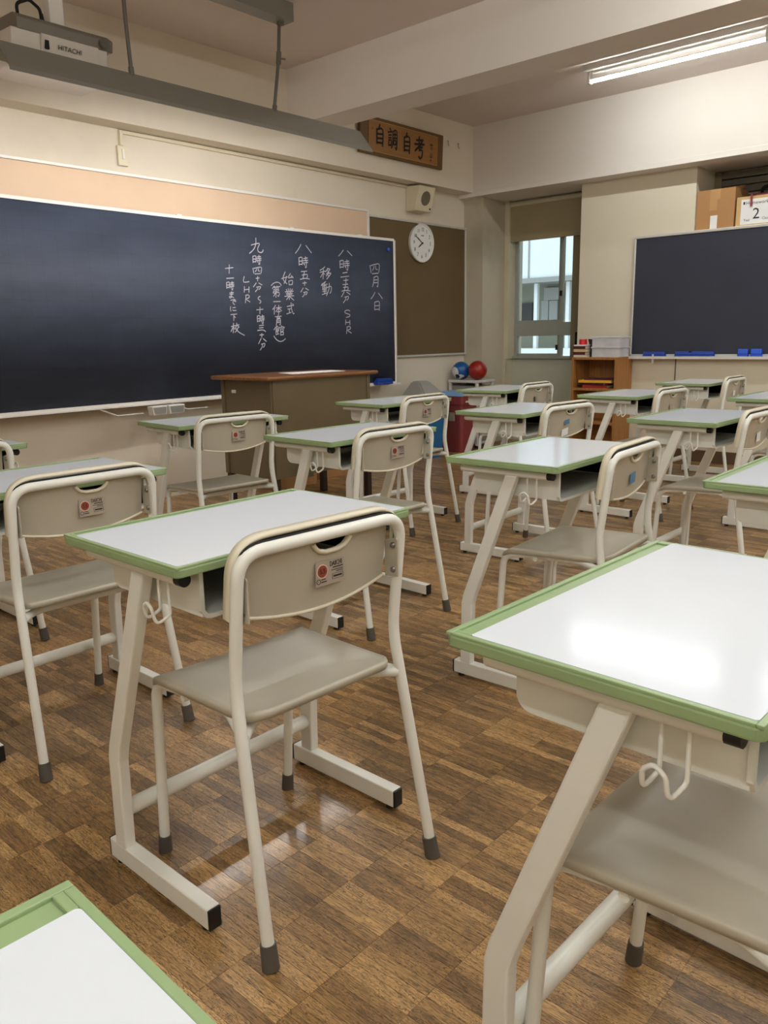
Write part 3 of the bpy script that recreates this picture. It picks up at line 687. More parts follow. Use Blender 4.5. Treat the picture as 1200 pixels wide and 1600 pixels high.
# blackboard lamp with its rods and ceiling channel
lp = thing('chalkboard_lamp', 'long grey hooded lamp hanging in front of the chalkboard', 'lamp', (2.96, 3.84, 2.40))
outer = [(.085, -.05), (.075, .0), (.02, .012), (-.085, -.115), (-.092, -.135)]
inner = [(-.088, -.135), (-.081, -.113), (.018, .007), (.071, -.005), (.081, -.05)]
MB().prism(outer+inner, -1.175, 1.175, 'x').build('hood', M_lampgrey, lp)
for s in (-1, 1): MB().prism([(.085, -.05), (.075, 0), (.02, .012), (-.085, -.115), (-.06, -.10)], s*1.172-.002, s*1.172+.002, 'x').build('end_plate', M_lampgrey, lp)
MB().box(-1.15, 1.15, .028, .062, -.03, -.004).build('batten', M_whitetrim, lp)
for x0, x1 in ((-1.14, -.02), (.02, 1.14)): MB().cyl((x0, .040, -.052), (x1, .040, -.052), .014, n=10).build('tube', M_tube2, lp)
MB().tube([(-.50, .02, .01), (-.505, .03, .25), (-.505, .035, .60)], .010, 10).build('rod', M_rod, lp)
MB().tube([(.44, .02, .01), (.50, .03, .30)], .010, 10).build('rod', M_rod, lp)
MB().tube([(.50, .03, .30), (.525, .04, .50)], .010, 10).build('rod', M_rod, lp)
MB().cyl((.497, .03, .27), (.504, .03, .335), .015).cyl((.49, .03, .3), (.535, .01, .3), .005).build('clamp', M_rod, lp)
MB().cyl((-.505, .03, .50), (-.505, .032, .56), .015).cyl((-.54, .03, .54), (-.49, .03, .54), .005).build('clamp', M_rod, lp)
MB().cyl((-.50, .02, .0), (-.501, .021, .04), .014).build('collar', M_rod, lp); MB().cyl((.44, .02, .0), (.447, .021, .035), .014).build('collar', M_rod, lp)
ch = MB().box(-.60, .58, -.03, .075, .50, .60, .003).build('ceiling_channel', M_lampgrey, lp)
for k in range(4): MB().box(.13, .20, -.034, -.028, .528+.014*k, .535+.014*k).build('vent_slot', M_dark, ch)
MB().box(.27, .34, -.034, -.029, .548, .566).build('rating_label', M_brass, ch)
MB().cyl((.525, .03, .485), (.525, .03, .52), .022).build('collar', M_rod, lp)

# projector behind the lamp
pj = thing('projector', 'white and grey short-throw projector hanging behind the lamp', 'projector', (2.22, 4.12, 2.38))
MB().prism([(-.10, -.01), (-.13, .10), (-.135, .15), (.16, .16), (.16, -.005)], -.30, .19, 'x', .006).build('body', M_proj_w, pj)
MB().prism([(-.136, .145), (-.145, .195), (-.10, .225), (.15, .235), (.16, .15)], -.27, .22, 'x', .006).build('top_cover', M_proj_g, pj)
MB().prism([(-.128, .06), (-.155, .145), (-.14, .15), (-.12, .06)], -.16, .13, 'x', .003).build('front_plate', M_proj_w, pj)
tx = text_obj('lettering', 'HITACHI', .030, M_ink, pj, (-.02, -.1475, .103), (math.pi/2+math.radians(17.5), 0, 0), 1.05)
MB().box(-.145, -.125, -.148, -.138, .085, .135).build('sensor', M_dark, pj)
MB().cyl((.165, -.14, .17), (.165, -.155, .175), .025, n=16).build('speaker_grille', M_rod, pj)
MB().box(-.045, .03, -.03, .03, .235, .62, .004).build('pole', M_whitetrim, pj)
MB().box(-.06, .14, -.06, .06, .225, .242, .003).build('bracket', M_whitetrim, pj)
MB().tube(fillet([(-.19, .0, .22), (-.20, -.01, .30), (-.14, -.02, .33), (-.09, -.02, .30), (-.08, -.02, .23)], .03), .008, 8).build('power_cable', M_dark, pj)
MB().cyl((-.08, -.02, .228), (-.085, -.02, .28), .013, .009, 10).build('plug', M_dark, pj)

# ------------------------------------------------------------------ second chalkboard on the right wall
rb = thing('right_chalkboard', 'dark chalkboard on the right wall with blue erasers on its tray', 'chalkboard', (X1-.001, 3.15, .88))
MB().box(-.022, -.002, -2.55, -.012, .015, .985).build('panel', M_board2, rb)
MB().box(-.03, 0, -2.56, 0, .983, 1.005, .003).build('top_trim', M_alu, rb)
MB().box(-.03, 0, -.014, .002, .0, .983, .003).build('side_trim', M_alu, rb); MB().box(-.03, 0, -2.562, -2.546, .0, .983, .003).build('side_trim', M_alu, rb)
MB().box(-.03, 0, -2.56, 0, .0, .02, .003).build('bottom_trim', M_alu, rb)
MB().prism([(0, -.018), (-.085, -.018), (-.088, .004), (-.080, .004), (-.078, -.008), (0, -.006)], -2.56, .03, 'y').build('chalk_tray', M_whitetrim, rb)
rb2 = None
TZ = .872
def rtray(name, y0, y1, h, label, mats, cat='eraser'):
    t = thing(name, label, cat, (X1-.052, (y0+y1)/2, TZ)); l = abs(y1-y0)/2
    MB().box(-.024, .024, -l, l, 0, h*.42, .004).build('felt', mats[0], t)
    MB().prism([(-.023, h*.42), (.023, h*.42), (.020, h), (-.015, h)], -l, l, 'y', .006).build('case', mats[1], t); return t
t = rtray('eraser', 3.012, 2.818, .050, 'short blue eraser with a grey clip on the right chalkboard tray', (M_blue, M_blue))
MB().box(-.034, -.026, -.008, .008, -.05, .03, .002).build('clip', M_alu, t)
t = rtray('eraser', 2.733, 2.410, .052, 'long dark blue eraser on the right chalkboard tray', (M_blue, M_blue))
MB().sphere((-.01, .03, .048), .012, 10, 6, (1, 1.4, .6)).build('knot', M_dark, t)
t = rtray('eraser', 2.222, 2.145, .070, 'bright blue eraser on the right tray, farther from the camera of the close pair', (M_blue2, M_blue2))
t = rtray('eraser', 2.122, 2.040, .070, 'bright blue eraser on the right tray, rightmost one in view', (M_blue2, M_blue2))

# ------------------------------------------------------------------ boxes in the recess
def open_box(name, label, x0, x1, y0, y1, z0, z1, mat):
    t = thing(name, label, 'box', ((x0+x1)/2, (y0+y1)/2, z0)); a, b, h = (x1-x0)/2, (y1-y0)/2, z1-z0
    MB().box(-a, a, -b, b, 0, .006).build('bottom', mat, t)
    MB().box(-a, -a+.006, -b, b, .006, h).build('side', mat, t); MB().box(a-.006, a, -b, b, .006, h).build('side', mat, t)
    MB().box(-a+.006, a-.006, -b, -b+.006, .006, h).build('side', mat, t); MB().box(-a+.006, a-.006, b-.006, b, .006, h).build('side', mat, t)
    return t, a, b, h
t, a, b, h = open_box('cardboard_box', 'brown cardboard box in the recess above the right chalkboard', 6.83, 7.12, 2.355, 2.655, 1.886, 2.19, M_card)
MB().box(-a-.0015, -a, -.035, .045, h-.075, h).build('tape', M_tape, t); MB().box(-a-.0012, -a, -.012, .045, h-.16, h-.07).build('tape', M_tape, t)
MB().box(-a-.0018, -a, -.02, .035, .005, .105).build('paper_slip', M_paper, t)
fl2 = MB(); fl2.prism([(-.02, h), (.02, h-.003), (.11, h+.035), (.09, h+.043)], -b+.012, b-.12, 'y').build('flap', M_card, t)
t2, a, b, h = open_box('homework_box', 'pale wooden box marked with a Year 2 homework sheet', 6.83, 7.10, 1.80, 2.34, 1.886, 2.105, M_card2)
sh = MB().box(-a-.002, -a, -.24, b-.035, .012, h-.022).build('paper_sheet', M_paper, t2)
def sheet_text(body, size, y, z): text_obj('lettering', body, size, M_ink, sh, (-a-.0022, y, z), FACE_X)
sheet_text('Homework', .036, .115, .168); sheet_text('2', .115, .118, .083); sheet_text('Year', .026, .185, .042); sheet_text('Class', .026, .045, .046)
MB().box(-a-.0024, -a-.002, .205, .219, .160, .180).build('crest', M_ink, sh)
def junk(name, label, cat, mb, mat, loc):
    o = mb.build(name, mat, None, loc); tag(o, label, cat); return o
jk = MB(); jk.box(-.07, .07, -.06, .06, 0, .205, .004); jk.prism([(-.06, .205), (.07, .205), (.05, .255), (-.03, .235)], -.055, .055, 'y', .004); jk.box(-.150, -.141, .02, .035, .135, .23, .002); jk.box(-.150, -.05, .02, .035, .222, .231, .002)
junk('red_pouch', 'red pouch with a hanging strap sticking out of the homework box', 'pouch', jk, M_bin_red, (6.965, 2.20, 1.893))
jk = MB(); jk.sphere((0, 0, .13), .13, 16, 10, (.55, .75, 1.0)); jk.sphere((.0, -.03, .22), .09, 14, 8, (.8, .8, 1.0))
junk('black_bag', 'black cloth bag bulging out of the homework box', 'bag', jk, M_dark, (7.0, 2.03, 1.893))
jk = MB(); jk.tube(fillet([(0, 0, 0), (0, .0, .32), (0, -.10, .335), (0, -.13, .28)], .03), .012, 8)
junk('black_strap_loop', 'black strap loop standing up between the boxes and the shutter', 'strap', jk, M_dark, (7.13, 2.25, 1.886))
jk = MB()
for k in range(7):
    jk.prism([(-.05+.01*k, .0), (.03+.01*k, .012*(k % 3)), (.05, .05+.01*(k % 2)), (-.03, .04)], -.03+.02*k-.05, -.015+.02*k-.05, 'y')
jk.box(-.04, .04, -.05, .05, -.245, .0)
junk('crumpled_paper', 'crumpled pale paper sticking out of the brown cardboard box', 'paper', jk, M_card2, (7.02, 2.44, 2.137))

# ------------------------------------------------------------------ bookcase and what is on it
bk = thing('bookcase', 'low brown wooden bookcase under the window corner', 'bookcase', (6.65, 3.345, 0))
BW, BH = .215, .882
for s in (-1, 1): MB().box(-.15, .15, s*BW-(.022 if s > 0 else 0), s*BW+(.022 if s < 0 else 0), 0, BH, .002).build('side_panel', M_shelf, bk)
for z, nm in ((BH-.022, 'top'), (.592, 'shelf'), (.30, 'shelf'), (.03, 'shelf')):
    MB().box(-.148, .15, -BW+.022, BW-.022, z, z+.022, .002).build(nm, M_shelf, bk)
MB().box(.138, .15, -BW+.022, BW-.022, .052, BH-.022).build('back_panel', M_shelf, bk)
def book(label, x, y, z, dx, dy, dz, mat, rz=0.0, cat='book', group=None):
    t = thing('book', label, cat, (x, y, z), rz, group); c = .003
    MB().box(-dx/2, dx/2, -dy/2, dy/2, 0, c).build('cover', mat, t); MB().box(-dx/2, dx/2, -dy/2, dy/2, dz-c, dz).build('cover', mat, t)
    MB().box(-dx/2, -dx/2+c, -dy/2, dy/2, c, dz-c).build('spine', mat, t); MB().box(-dx/2+c, dx/2-.004, -dy/2+.004, dy/2-.004, c, dz-c).build('pages', M_pages, t)
    return t
z = .614
book('red book at the bottom of the pile on the upper shelf of the bookcase', 6.60, 3.345, z, .16, .23, .026, M_book5, .05)
book('maroon book with pale lettering second in the upper shelf pile', 6.60, 3.375, z+.026, .17, .25, .022, M_book1, -.04)
book('yellow-spined book third in the upper shelf pile', 6.595, 3.34, z+.048, .19, .30, .022, M_book4, .10)
book('purple book lying on top of the upper shelf pile', 6.615, 3.32, z+.070, .17, .26, .012, M_book3, .08)
z = BH
for k, (m, hh, lb) in enumerate(((M_pages, .020, 'pale book at the bottom of the pile on top of the bookcase'), (M_book1, .026, 'dark maroon book second from the bottom on top of the bookcase'), (M_book2, .024, 'cream spined book in the middle of the pile on top of the bookcase'), (M_book1, .026, 'dark maroon book near the top of the pile on top of the bookcase'), (M_paper, .012, 'thin white booklet uppermost of the pile on top of the bookcase'))):
    book(lb, 6.565, 3.485+.004*(k % 2), z, .13, .118, hh, m, .03*(-1)**k); z += hh
tr = MB(); tr.cyl((0, 0, 0), (0, 0, .046), .034, n=24); o = tr.build('tape_roll', M_tape_red, None, (6.562, 3.487, z)); tag(o, 'roll of red tape on the book pile on the bookcase', 'tape roll')
tk = MB(); tk.prism([(-.03, 0), (.03, 0), (.034, .1), (.05, .155), (-.02, .15), (-.01, .12)], -.012, .012, 'x', .003); o = tk.build('stapler', M_black, None, (6.60, 3.405, BH)); tag(o, 'black stapler standing between the books and the clear box', 'stapler')
for nm, z0, lb in (('plastic_case', BH, 'milky plastic case lower of two on the bookcase'), ('plastic_case', BH+.088, 'milky plastic case upper of two on the bookcase')):
    t = thing(nm, lb, 'plastic case', (6.62, 3.25, z0))
    bx = MB()
    for x0, x1, y0, y1, a0, a1 in ((-.085, .085, -.125, .135, 0, .003), (-.085, -.082, -.125, .135, .003, .075), (.082, .085, -.125, .135, .003, .075), (-.082, .082, -.125, -.122, .003, .075), (-.082, .082, .132, .135, .003, .075)): bx.box(x0, x1, y0, y1, a0, a1)
    bx.build('body', M_milky, t); MB().box(-.092, .092, -.135, .145, .074, .088, .004).build('lid', M_milky, t)
    if z0 > BH: MB().box(-.06, .06, -.09, .0, .004, .03).build('blue_insert', M_blue2, t)
    else: MB().box(-.07, .07, -.10, .11, .004, .035).build('paper_stack', M_paper, t)

# ------------------------------------------------------------------ podium
pd = thing('teacher_podium', 'olive steel teacher podium with a wooden top in front of the chalkboard', 'podium', (3.57, 3.94, 0))
MB().box(-.49, .48, -.28, .28, .848, .872, .010, 3).build('top', M_podtop, pd)
MB().box(-.43, .43, -.24, -.225, .25, .848).build('front_panel', M_podium, pd)
for s in (-1, 1): MB().box(s*.43-.0075+(-.0075*s), s*.43+.0075+(-.0075*s), -.225, .24, .25, .848).build('side_panel', M_podium, pd)
for x in (-.425, .40):
    MB().box(x-.003, x+.028, -.246, -.238, .25, .848, .002).build('edge_strip', M_podium, pd)
MB().box(-.441, -.43, -.24, -.215, .25, .848, .002).build('edge_strip', M_podium, pd); MB().box(-.441, -.43, .21, .24, .25, .848, .002).build('edge_strip', M_podium, pd)
for x in (-.41, .41):
    for y in (-.22, .22): MB().box(x-.02, x+.02, y-.02, y+.02, 0, .26, .002).build('leg', M_podium_leg, pd)
MB().box(-.437, -.431, .10, .14, .765, .785, .002).build('paper_tab', M_paper, pd)
MB().box(-.40, .40, -.20, .2, .50, .515).build('shelf', M_podium, pd)
pp = MB(); pp.prism([(-.21, -.11), (.24, -.13), (.30, .06), (-.13, .11)], 0, .0025, 'z'); o = pp.build('paper_sheet', M_paper, None, (3.62, 3.92, .8722)); tag(o, 'white paper sheets lying on the podium top', 'paper')
def carton(x0, x1, y0, y1, h, label):
    t = thing('carton', label, 'box', ((x0+x1)/2, (y0+y1)/2, 0)); a, b = (x1-x0)/2, (y1-y0)/2
    MB().box(-a, a, -b, b, 0, h, .003).build('body', M_card, t); MB().box(-a-.001, a+.001, -.025, .025, h-.001, h+.001).build('tape', M_tape, t)
    for k in range(2): MB().box(a*.2, a*.8, -b-.001, -b+.002, h*.3+k*.06, h*.3+k*.06+.03).build('print_block', M_podium, t)
carton(4.28, 4.62, 4.50, 4.80, .22, 'small cardboard carton on the floor by the wall behind the podium')
carton(3.84, 4.16, 4.42, 4.74, .20, 'low cardboard carton on the floor under the chalkboard, left of its pair')

# ------------------------------------------------------------------ bins, drawer rack, balls
def tapered(mb, x, y, z0, z1, a0, b0, a1, b1, r=.03):
    A = rrect(-a0, a0, -b0, b0, r); B = rrect(-a1, a1, -b1, b1, r)
    VA = [mb.bm.verts.new((x+p[0], y+p[1], z0)) for p in A]; VB = [mb.bm.verts.new((x+p[0], y+p[1], z1)) for p in B]
    for k in range(len(A)):
        mb.face((VA[k], VA[(k+1) % len(A)], VB[(k+1) % len(A)], VB[k]))
    mb.face(VA[::-1]); mb.face(VB); return mb
rbn = thing('red_bin', 'maroon dustbin with a pale blue lid beside the drawer rack', 'bin', (6.20, 4.60, 0))
tapered(MB(), 0, 0, 0, .46, .105, .13, .125, .15).build('body', M_bin_red, rbn)
tapered(MB(), 0, 0, .455, .535, .140, .163, .145, .168).build('rim', M_bin_red, rbn)
tapered(MB(), 0, 0, .535, .575, .150, .172, .10, .12, .04).build('lid', M_lid_blue, rbn)
MB().box(-.09, -.02, -.169, -.160, .475, .49).build('handle', M_whitetrim, rbn)
lb = MB(); lb.box(-.128, -.12, -.06, .0, .30, .38); lb.build('label', M_label, rbn)
bbn = thing('blue_bin', 'blue dustbin with a grey roof-shaped hood behind the desks', 'bin', (5.70, 4.60, 0))
tapered(MB(), 0, 0, 0, .50, .12, .12, .15, .15).build('body', M_bin_blue, bbn)
tapered(MB(), 0, 0, .50, .535, .165, .165, .168, .168).build('rim', M_hood, bbn)
hd = MB(); v = [hd.bm.verts.new(p) for p in ((-.165, -.165, .535), (.165, -.165, .535), (.165, .165, .535), (-.165, .165, .535), (-.05, .02, .69), (.10, .02, .69), (.10, .11, .69), (-.05, .11, .69))]
for q in ((3, 2, 1, 0), (0, 1, 5, 4), (1, 2, 6, 5), (2, 3, 7, 6), (3, 0, 4, 7), (4, 5, 6, 7)): hd.face([v[i] for i in q])
bmesh.ops.bevel(hd.bm, geom=list(hd.bm.edges), offset=.012, segments=2, affect='EDGES'); hd.build('hood', M_hood, bbn)
bgb = MB(); tapered(bgb, 0, 0, .43, .50, .152, .152, .158, .158); bgb.build('bag_edge', M_lid_blue, bbn)
rk = thing('drawer_rack', 'white plastic drawer rack in the corner with two balls on top', 'rack', (6.565, 4.70, 0))
MB().box(-.148, .145, -.185, .175, .635, .662, .006).build('top', M_rack, rk)
for x in (-.13, .125):
    for y in (-.165, .155): MB().box(x-.014, x+.014, y-.014, y+.014, .025, .635, .004).build('post', M_rack, rk)
for z in (.04, .33): MB().box(-.14, .14, -.18, .17, z, z+.022, .004).build('shelf', M_rack, rk)
for k, z in enumerate((.065, .355)):
    d = MB().box(-.118, .112, -.16, .15, z, z+.25 if k else z+.24, .006).build('drawer', M_drawer, rk)
    MB().box(-.03, .03, -.172, -.158, z+.19, z+.215, .004).build('handle', M_rack, d)
for x in (-.13, .125):
    for y in (-.165, .155): MB().cyl((x, y-.008, .0175), (x, y+.008, .0175), .0175, n=12).build('caster', M_black, rk)
o = MB().sphere((0, 0, 0), .0925, 28, 18).build('red_ball', M_ball_red, None, (6.50, 4.575, .7545)); tag(o, 'shiny red ball on the drawer rack', 'ball')
ball = thing('blue_ball', 'blue and white ball on the drawer rack behind the red ball', 'ball', (6.475, 4.755, .662))
MB().sphere((0, 0, .088), .088, 28, 18).build('skin', M_ball_blue, ball)
for ax, mt, r1, lift in (((-.85, .25, -.15), M_ball_white, .62, .0890), ((-.62, -.40, -.75), M_ball_white, .42, .0890), ((-.86, -.10, -.62), M_ball_navy, .26, .0896), ((-.15, -.55, -.95), M_ball_navy, .40, .0893)):
    d = Vector(ax).normalized(); u = d.orthogonal().normalized(); w = d.cross(u); pm = MB(); ring = []
    for rr in (.02, r1*.5, r1):
        ring.append([pm.bm.verts.new(Vector((0, 0, .088))+(d*math.cos(rr)+(u*math.cos(q)+w*math.sin(q))*math.sin(rr))*lift) for q in [2*math.pi*k/28 for k in range(28)]])
    pm.face(ring[0])
    for a_, b_ in zip(ring[:-1], ring[1:]):
        for k in range(28): pm.face((a_[k], a_[(k+1) % 28], b_[(k+1) % 28], b_[k]))
    pm.build('band', mt, ball)

# ------------------------------------------------------------------ school desk
DT = .726; DD = .194
def make_desk():
    t = thing('school_desk', 'desk', 'desk')
    tb = MB(); tb.prism(rrect(-.30, .30, -DD, DD, .012), .7065, .7225, 'z', .003)
    def rim(x0, x1, y0, y1): tb.box(x0, x1, y0, y1, .7215, DT, .0012)
    rim(-.299, .299, -DD+.001, -DD+.009); rim(-.299, .299, DD-.010, DD-.001); rim(-.299, -.291, -DD+.009, DD-.010); rim(.291, .299, -DD+.009, DD-.010)
    rim(-.291, -.283, DD-.034, DD-.010); rim(.283, .291, DD-.034, DD-.010)
    top = tb.build('tabletop', M_green, t)
    MB().prism(rrect(-.2908, .2908, -DD+.0092, DD-.034, .004), .7215, DT+.0002, 'z').build('writing_surface', M_white, top)
    # plastic book tray, open towards the pupil
    prof = [(-.165, .617)]+[(.104+.024*math.sin(q), .641-.024*math.cos(q)) for q in [math.pi/2*k/6 for k in range(7)]]+[(.128, .700)]
    inn = [(.124, .700)]+[(.104+.020*math.sin(q), .641-.020*math.cos(q)) for q in [math.pi/2*k/6 for k in range(6, -1, -1)]]+[(-.165, .621)]
    tr = MB(); tr.prism(prof+inn, -.232, .232, 'x')
    for x0, x1 in ((-.236, -.232), (.232, .236)): tr.prism(prof+[(-.165, .700)], x0, x1, 'x', .0012)
    tr.build('book_tray', M_tray, t)
    ln_ = MB(); ln_.box(-.2315, .2315, .1210, .1235, .640, .6995)
    for x0, x1 in ((-.2318, -.2305), (.2305, .2318)): ln_.box(x0, x1, -.158, .121, .626, .6995)
    ln_.build('tray_dark_faces', M_black, t)  # black sheets added over the tray's inner front and side faces
    lipo = MB(); lipo.sweep([(.236, -.166, .700), (.236, -.166, .630), (.228, -.166, .619), (.220, -.166, .617), (-.220, -.166, .617), (-.228, -.166, .619), (-.236, -.166, .630), (-.236, -.166, .700)], sq(.004, .004), up=(0, 1, 0), smooth=False)
    lipo.build('tray_lip', M_tray, t)
    MB().box(-.240, .240, -.14, .10, .700, .7068).build('under_panel', M_black, t)
    MB().tube([(-.252, .134, .130), (.252, .134, .130)], .0175, 14).build('crossbar', M_frame, t)
    for s in (-1, 1):
        a, b = sorted((s*.277, s*.252))
        prof = [(.151, .050), (.147, .255), (.140, .284), (-.009, .684), (-.050, .684), (.098, .285), (.106, .255), (.111, .050)]
        MB().prism(prof, a, b, 'x', .004).build('leg', M_frame, t)
        a, b = sorted((s*.277, s*.247))
        ft = MB().box(a, b, -.172, .176, .011, .054, .003).build('foot_bar', M_frame, t)
        for y0, y1 in ((-.177, -.171), (.175, .181)): MB().box(a+.001, b-.001, y0, y1, .010, .053, .002).build('end_cap', M_black, ft)
        for y in (-.150, .155): MB().cyl((s*.262, y, 0), (s*.262, y, .012), .011, .009, 12).build('leveller', M_black, ft)
        rl = MB().tube([(s*.266, .150, .6925), (s*.266, -.148, .6925)], .0122, 12).build('side_rail', M_frame, t)
        MB().cyl((s*.266, -.148, .6925), (s*.266, -.166, .6925), .0124, n=14).build('end_cap', M_black, rl)
        x = s*.264
        hp = fillet([(x, -.079, .690), (x, -.079, .622), (x+s*.024, -.071, .606), (x+s*.030, -.073, .634), (x+s*.030, -.086, .645), (x+s*.030, -.099, .634), (x+s*.024, -.101, .602), (x, -.110, .618), (x, -.110, .690)], .010, 4)
        MB().tube(hp, .0031, 8).build('bag_hook', M_frame, t)
    return t

# ------------------------------------------------------------------ school chair (origin: floor under the seat, +y is forward)
def back_y(z): return -.146-.034*(z-.52)/.225
def make_chair():
    t = thing('school_chair', 'chair', 'chair')
    R = .0116
    zt = .745
    full = {}
    for s in (-1, 1):
        full[s] = fillet([(s*.216, -.237, .012), (s*.196, -.150, .500), (s*.195, back_y(zt), zt)], .30, 14)
        ins = [p for p in full[s] if p.z > .30]; k0 = next(i for i, p in enumerate(full[s]) if p.z > .30)
        q = full[s][k0-1].lerp(full[s][k0], (.415-full[s][k0-1].z)/(full[s][k0].z-full[s][k0-1].z)) if full[s][k0].z > .415 else full[s][k0]
        lg = MB().tube(full[s][:k0]+[q], R, 12).build('leg', M_frame, t)
        full[s] = [q]+[p for p in full[s][k0:] if p.z > q.z+.004]
        d = Vector((s*.019, -.071, -.398)).normalized(); e = Vector((s*.216, -.237, .006))
        MB().cyl(e-d*.040, (s*.2164, -.2385, 0), .0150, .0162, 16).build('foot_cap', M_cap, lg)
        fr_ = fillet([(s*.170, .200, .010), (s*.174, .172, .408), (s*.168, .06, .418), (s*.167, .0, .419)], [.045, 0], 8)
        lg = MB().tube(fr_, .0110, 12).build('leg', M_frame, t)
        MB().cyl((s*.170, .2005, 0), (s*.1704, .1975, .040), .0148, .0136, 16).build('foot_cap', M_cap, lg)
    P = full[-1][:-1]+fillet([full[-1][-2], (-.195, back_y(zt), zt), (.195, back_y(zt), zt), full[1][-2]], .052, 8)[1:-1]+full[1][:-1][::-1]
    MB().tube(P, R, 12).build('back_frame', M_frame, t)
    sf = MB()
    for s in (-1, 1): sf.tube(fillet([(s*.167, .01, .419), (s*.165, -.08, .419), (s*.196, -.165, .412)], .05), .0100, 10)
    sf.tube(fillet([(-.195, -.166, .410), (-.145, -.120, .410), (.145, -.120, .410), (.195, -.166, .410)], .07), .0105, 10)
    sf.tube([(-.18, .06, .408), (.18, .06, .408)], .008, 8)
    sf.build('seat_frame', M_frame, t)
    # seat: rounded plate with a waterfall front edge
    ol = []
    for px, py in rrect(-1, 1, -1, 1, .26, 6):
        y = .006+.182*py; hw = .190-.012*(1-py)/2
        ol.append((px*hw, y))
    def zs(x, y):
        z = .438-.006*(1-(x/.19)**2)*(1-((y)/.2)**2)
        if y > .115: z -= 7.0*(y-.115)**2
        if y < -.06: z += .9*(y+.06)**2
        return z
    st = MB(); rings = []
    for q in (.15, .35, .55, .72, .85, .94, 1.0):
        rings.append([st.bm.verts.new((x*q, .006+(y-.006)*q, zs(x*q, .006+(y-.006)*q))) for x, y in ol])
    m = len(ol); st.face(rings[0])
    rings.append([st.bm.verts.new((x*1.010, y*1.010, zs(x, y)-.005)) for x, y in ol])
    rings.append([st.bm.verts.new((x*1.008, y*1.008, zs(x, y)-.016)) for x, y in ol])
    rings.append([st.bm.verts.new((x*.985, y*.985, zs(x, y)-.016)) for x, y in ol])
    rings.append([st.bm.verts.new((x*.97, y*.97, zs(x, y)-.009)) for x, y in ol])
    rings.append([st.bm.verts.new((x*.6, y*.6, zs(x*.6, y*.6)-.009)) for x, y in ol])
    for a, b in zip(rings[:-1], rings[1:]):
        for k in range(m):
            f = st.face((a[k], a[(k+1) % m], b[(k+1) % m], b[k]))
            if f: f.smooth = True
    st.face(rings[-1][::-1]); st.build('seat', M_shell, t)
    # backrest panel with a hand hole
    xs = [-.174, -.165, -.14, -.10, -.060, -.028, -.023, -.014, .002, .018, .034, .050, .059, .064, .085, .11, .14, .165, .174]
    HX0, HX1 = -.028, .064
    def zbot(x): return .598+.028*(abs(x)/.192)**2.0
    def zhole(x): u = abs(x-.018)/.046; return .7300-.0205*(1-u**4)
    def zrow(x, r):
        zb = zbot(x); return [zb, zb+(.655-zb)*.5, .672, zhole(x) if -.0281 <= x <= .0641 else .720, .7318, .742, .754][r]
    def yp(x, z): return back_y(z)+.006+.014*(abs(x)/.19)**2
    bp = MB(); grid = [[bp.bm.verts.new((x, yp(x, zrow(x, r)), zrow(x, r))) for x in xs] for r in range(7)]
    for r in range(6):
        for k in range(len(xs)-1):
            if r == 3 and xs[k] >= HX0-.001 and xs[k+1] <= HX1+.001: continue
            f = bp.face((grid[r][k], grid[r][k+1], grid[r+1][k+1], grid[r+1][k])); f.smooth = True
    bk = bp.build('backrest', M_shell, t)
    md = bk.modifiers.new('shell', 'SOLIDIFY'); md.thickness = .007; md.offset = -1 if bk.data.polygons[0].normal.y < 0 else 1
    es = bk.modifiers.new('split', 'EDGE_SPLIT'); es.split_angle = math.radians(35)
    hx = [x for x in xs if -.0281 <= x <= .0641]
    MB().tube([(x, yp(x, zhole(x))-.002, zhole(x)-.001) for x in hx], .0046, 8).build('hole_lip', M_rim, bk)
    MB().tube([(x, yp(x, zbot(x))-.001, zbot(x)) for x in xs], .0035, 6).build('edge_bead', M_rim, bk)
    o_ = fillet([(-.199, back_y(.63)+.017, .625), (-.199, back_y(.763)+.017, .766), (.199, back_y(.763)+.017, .766), (.199, back_y(.63)+.017, .625)], .070, 10)
    MB().sweep(o_, [(-.010, -.0035), (.010, -.0035), (.010, .0035), (-.010, .0035)], up=(1, 0, 0)).build('rim', M_rim, bk)
    i_ = fillet([(-.193, back_y(.66)+.007, .665), (-.193, back_y(.758)+.007, .757), (.193, back_y(.758)+.007, .757), (.193, back_y(.66)+.007, .665)], .066, 10)
    MB().sweep(i_, [(-.005, -.002), (.005, -.002), (.005, .002), (-.005, .002)], up=(1, 0, 0)).build('gap_shade_strip', M_dark, bk)  # dark strip painting the shadow in the ribbed gap between tube and rim
    for s in (-1, 1):
        y = back_y(.66); x0, x1 = sorted((s*.1825, s*.1795))
        br = MB().prism([(y-.016, .622), (y+.020, .618), (y+.020, .694), (y-.012, .703), (y-.016, .698)], x0, x1, 'x', .001).build('bracket', M_shell, t)
        for z in (.636, .686): MB().sphere((s*.1785, y-.004, z), .0066, 12, 8, (.7, 1, 1)).build('bolt', M_steel, br)
    return t
_dai = text_mesh('DAIICHI', .0135, M_ink, 'LEFT'); _55 = text_mesh('5.5', .013, M_ink)
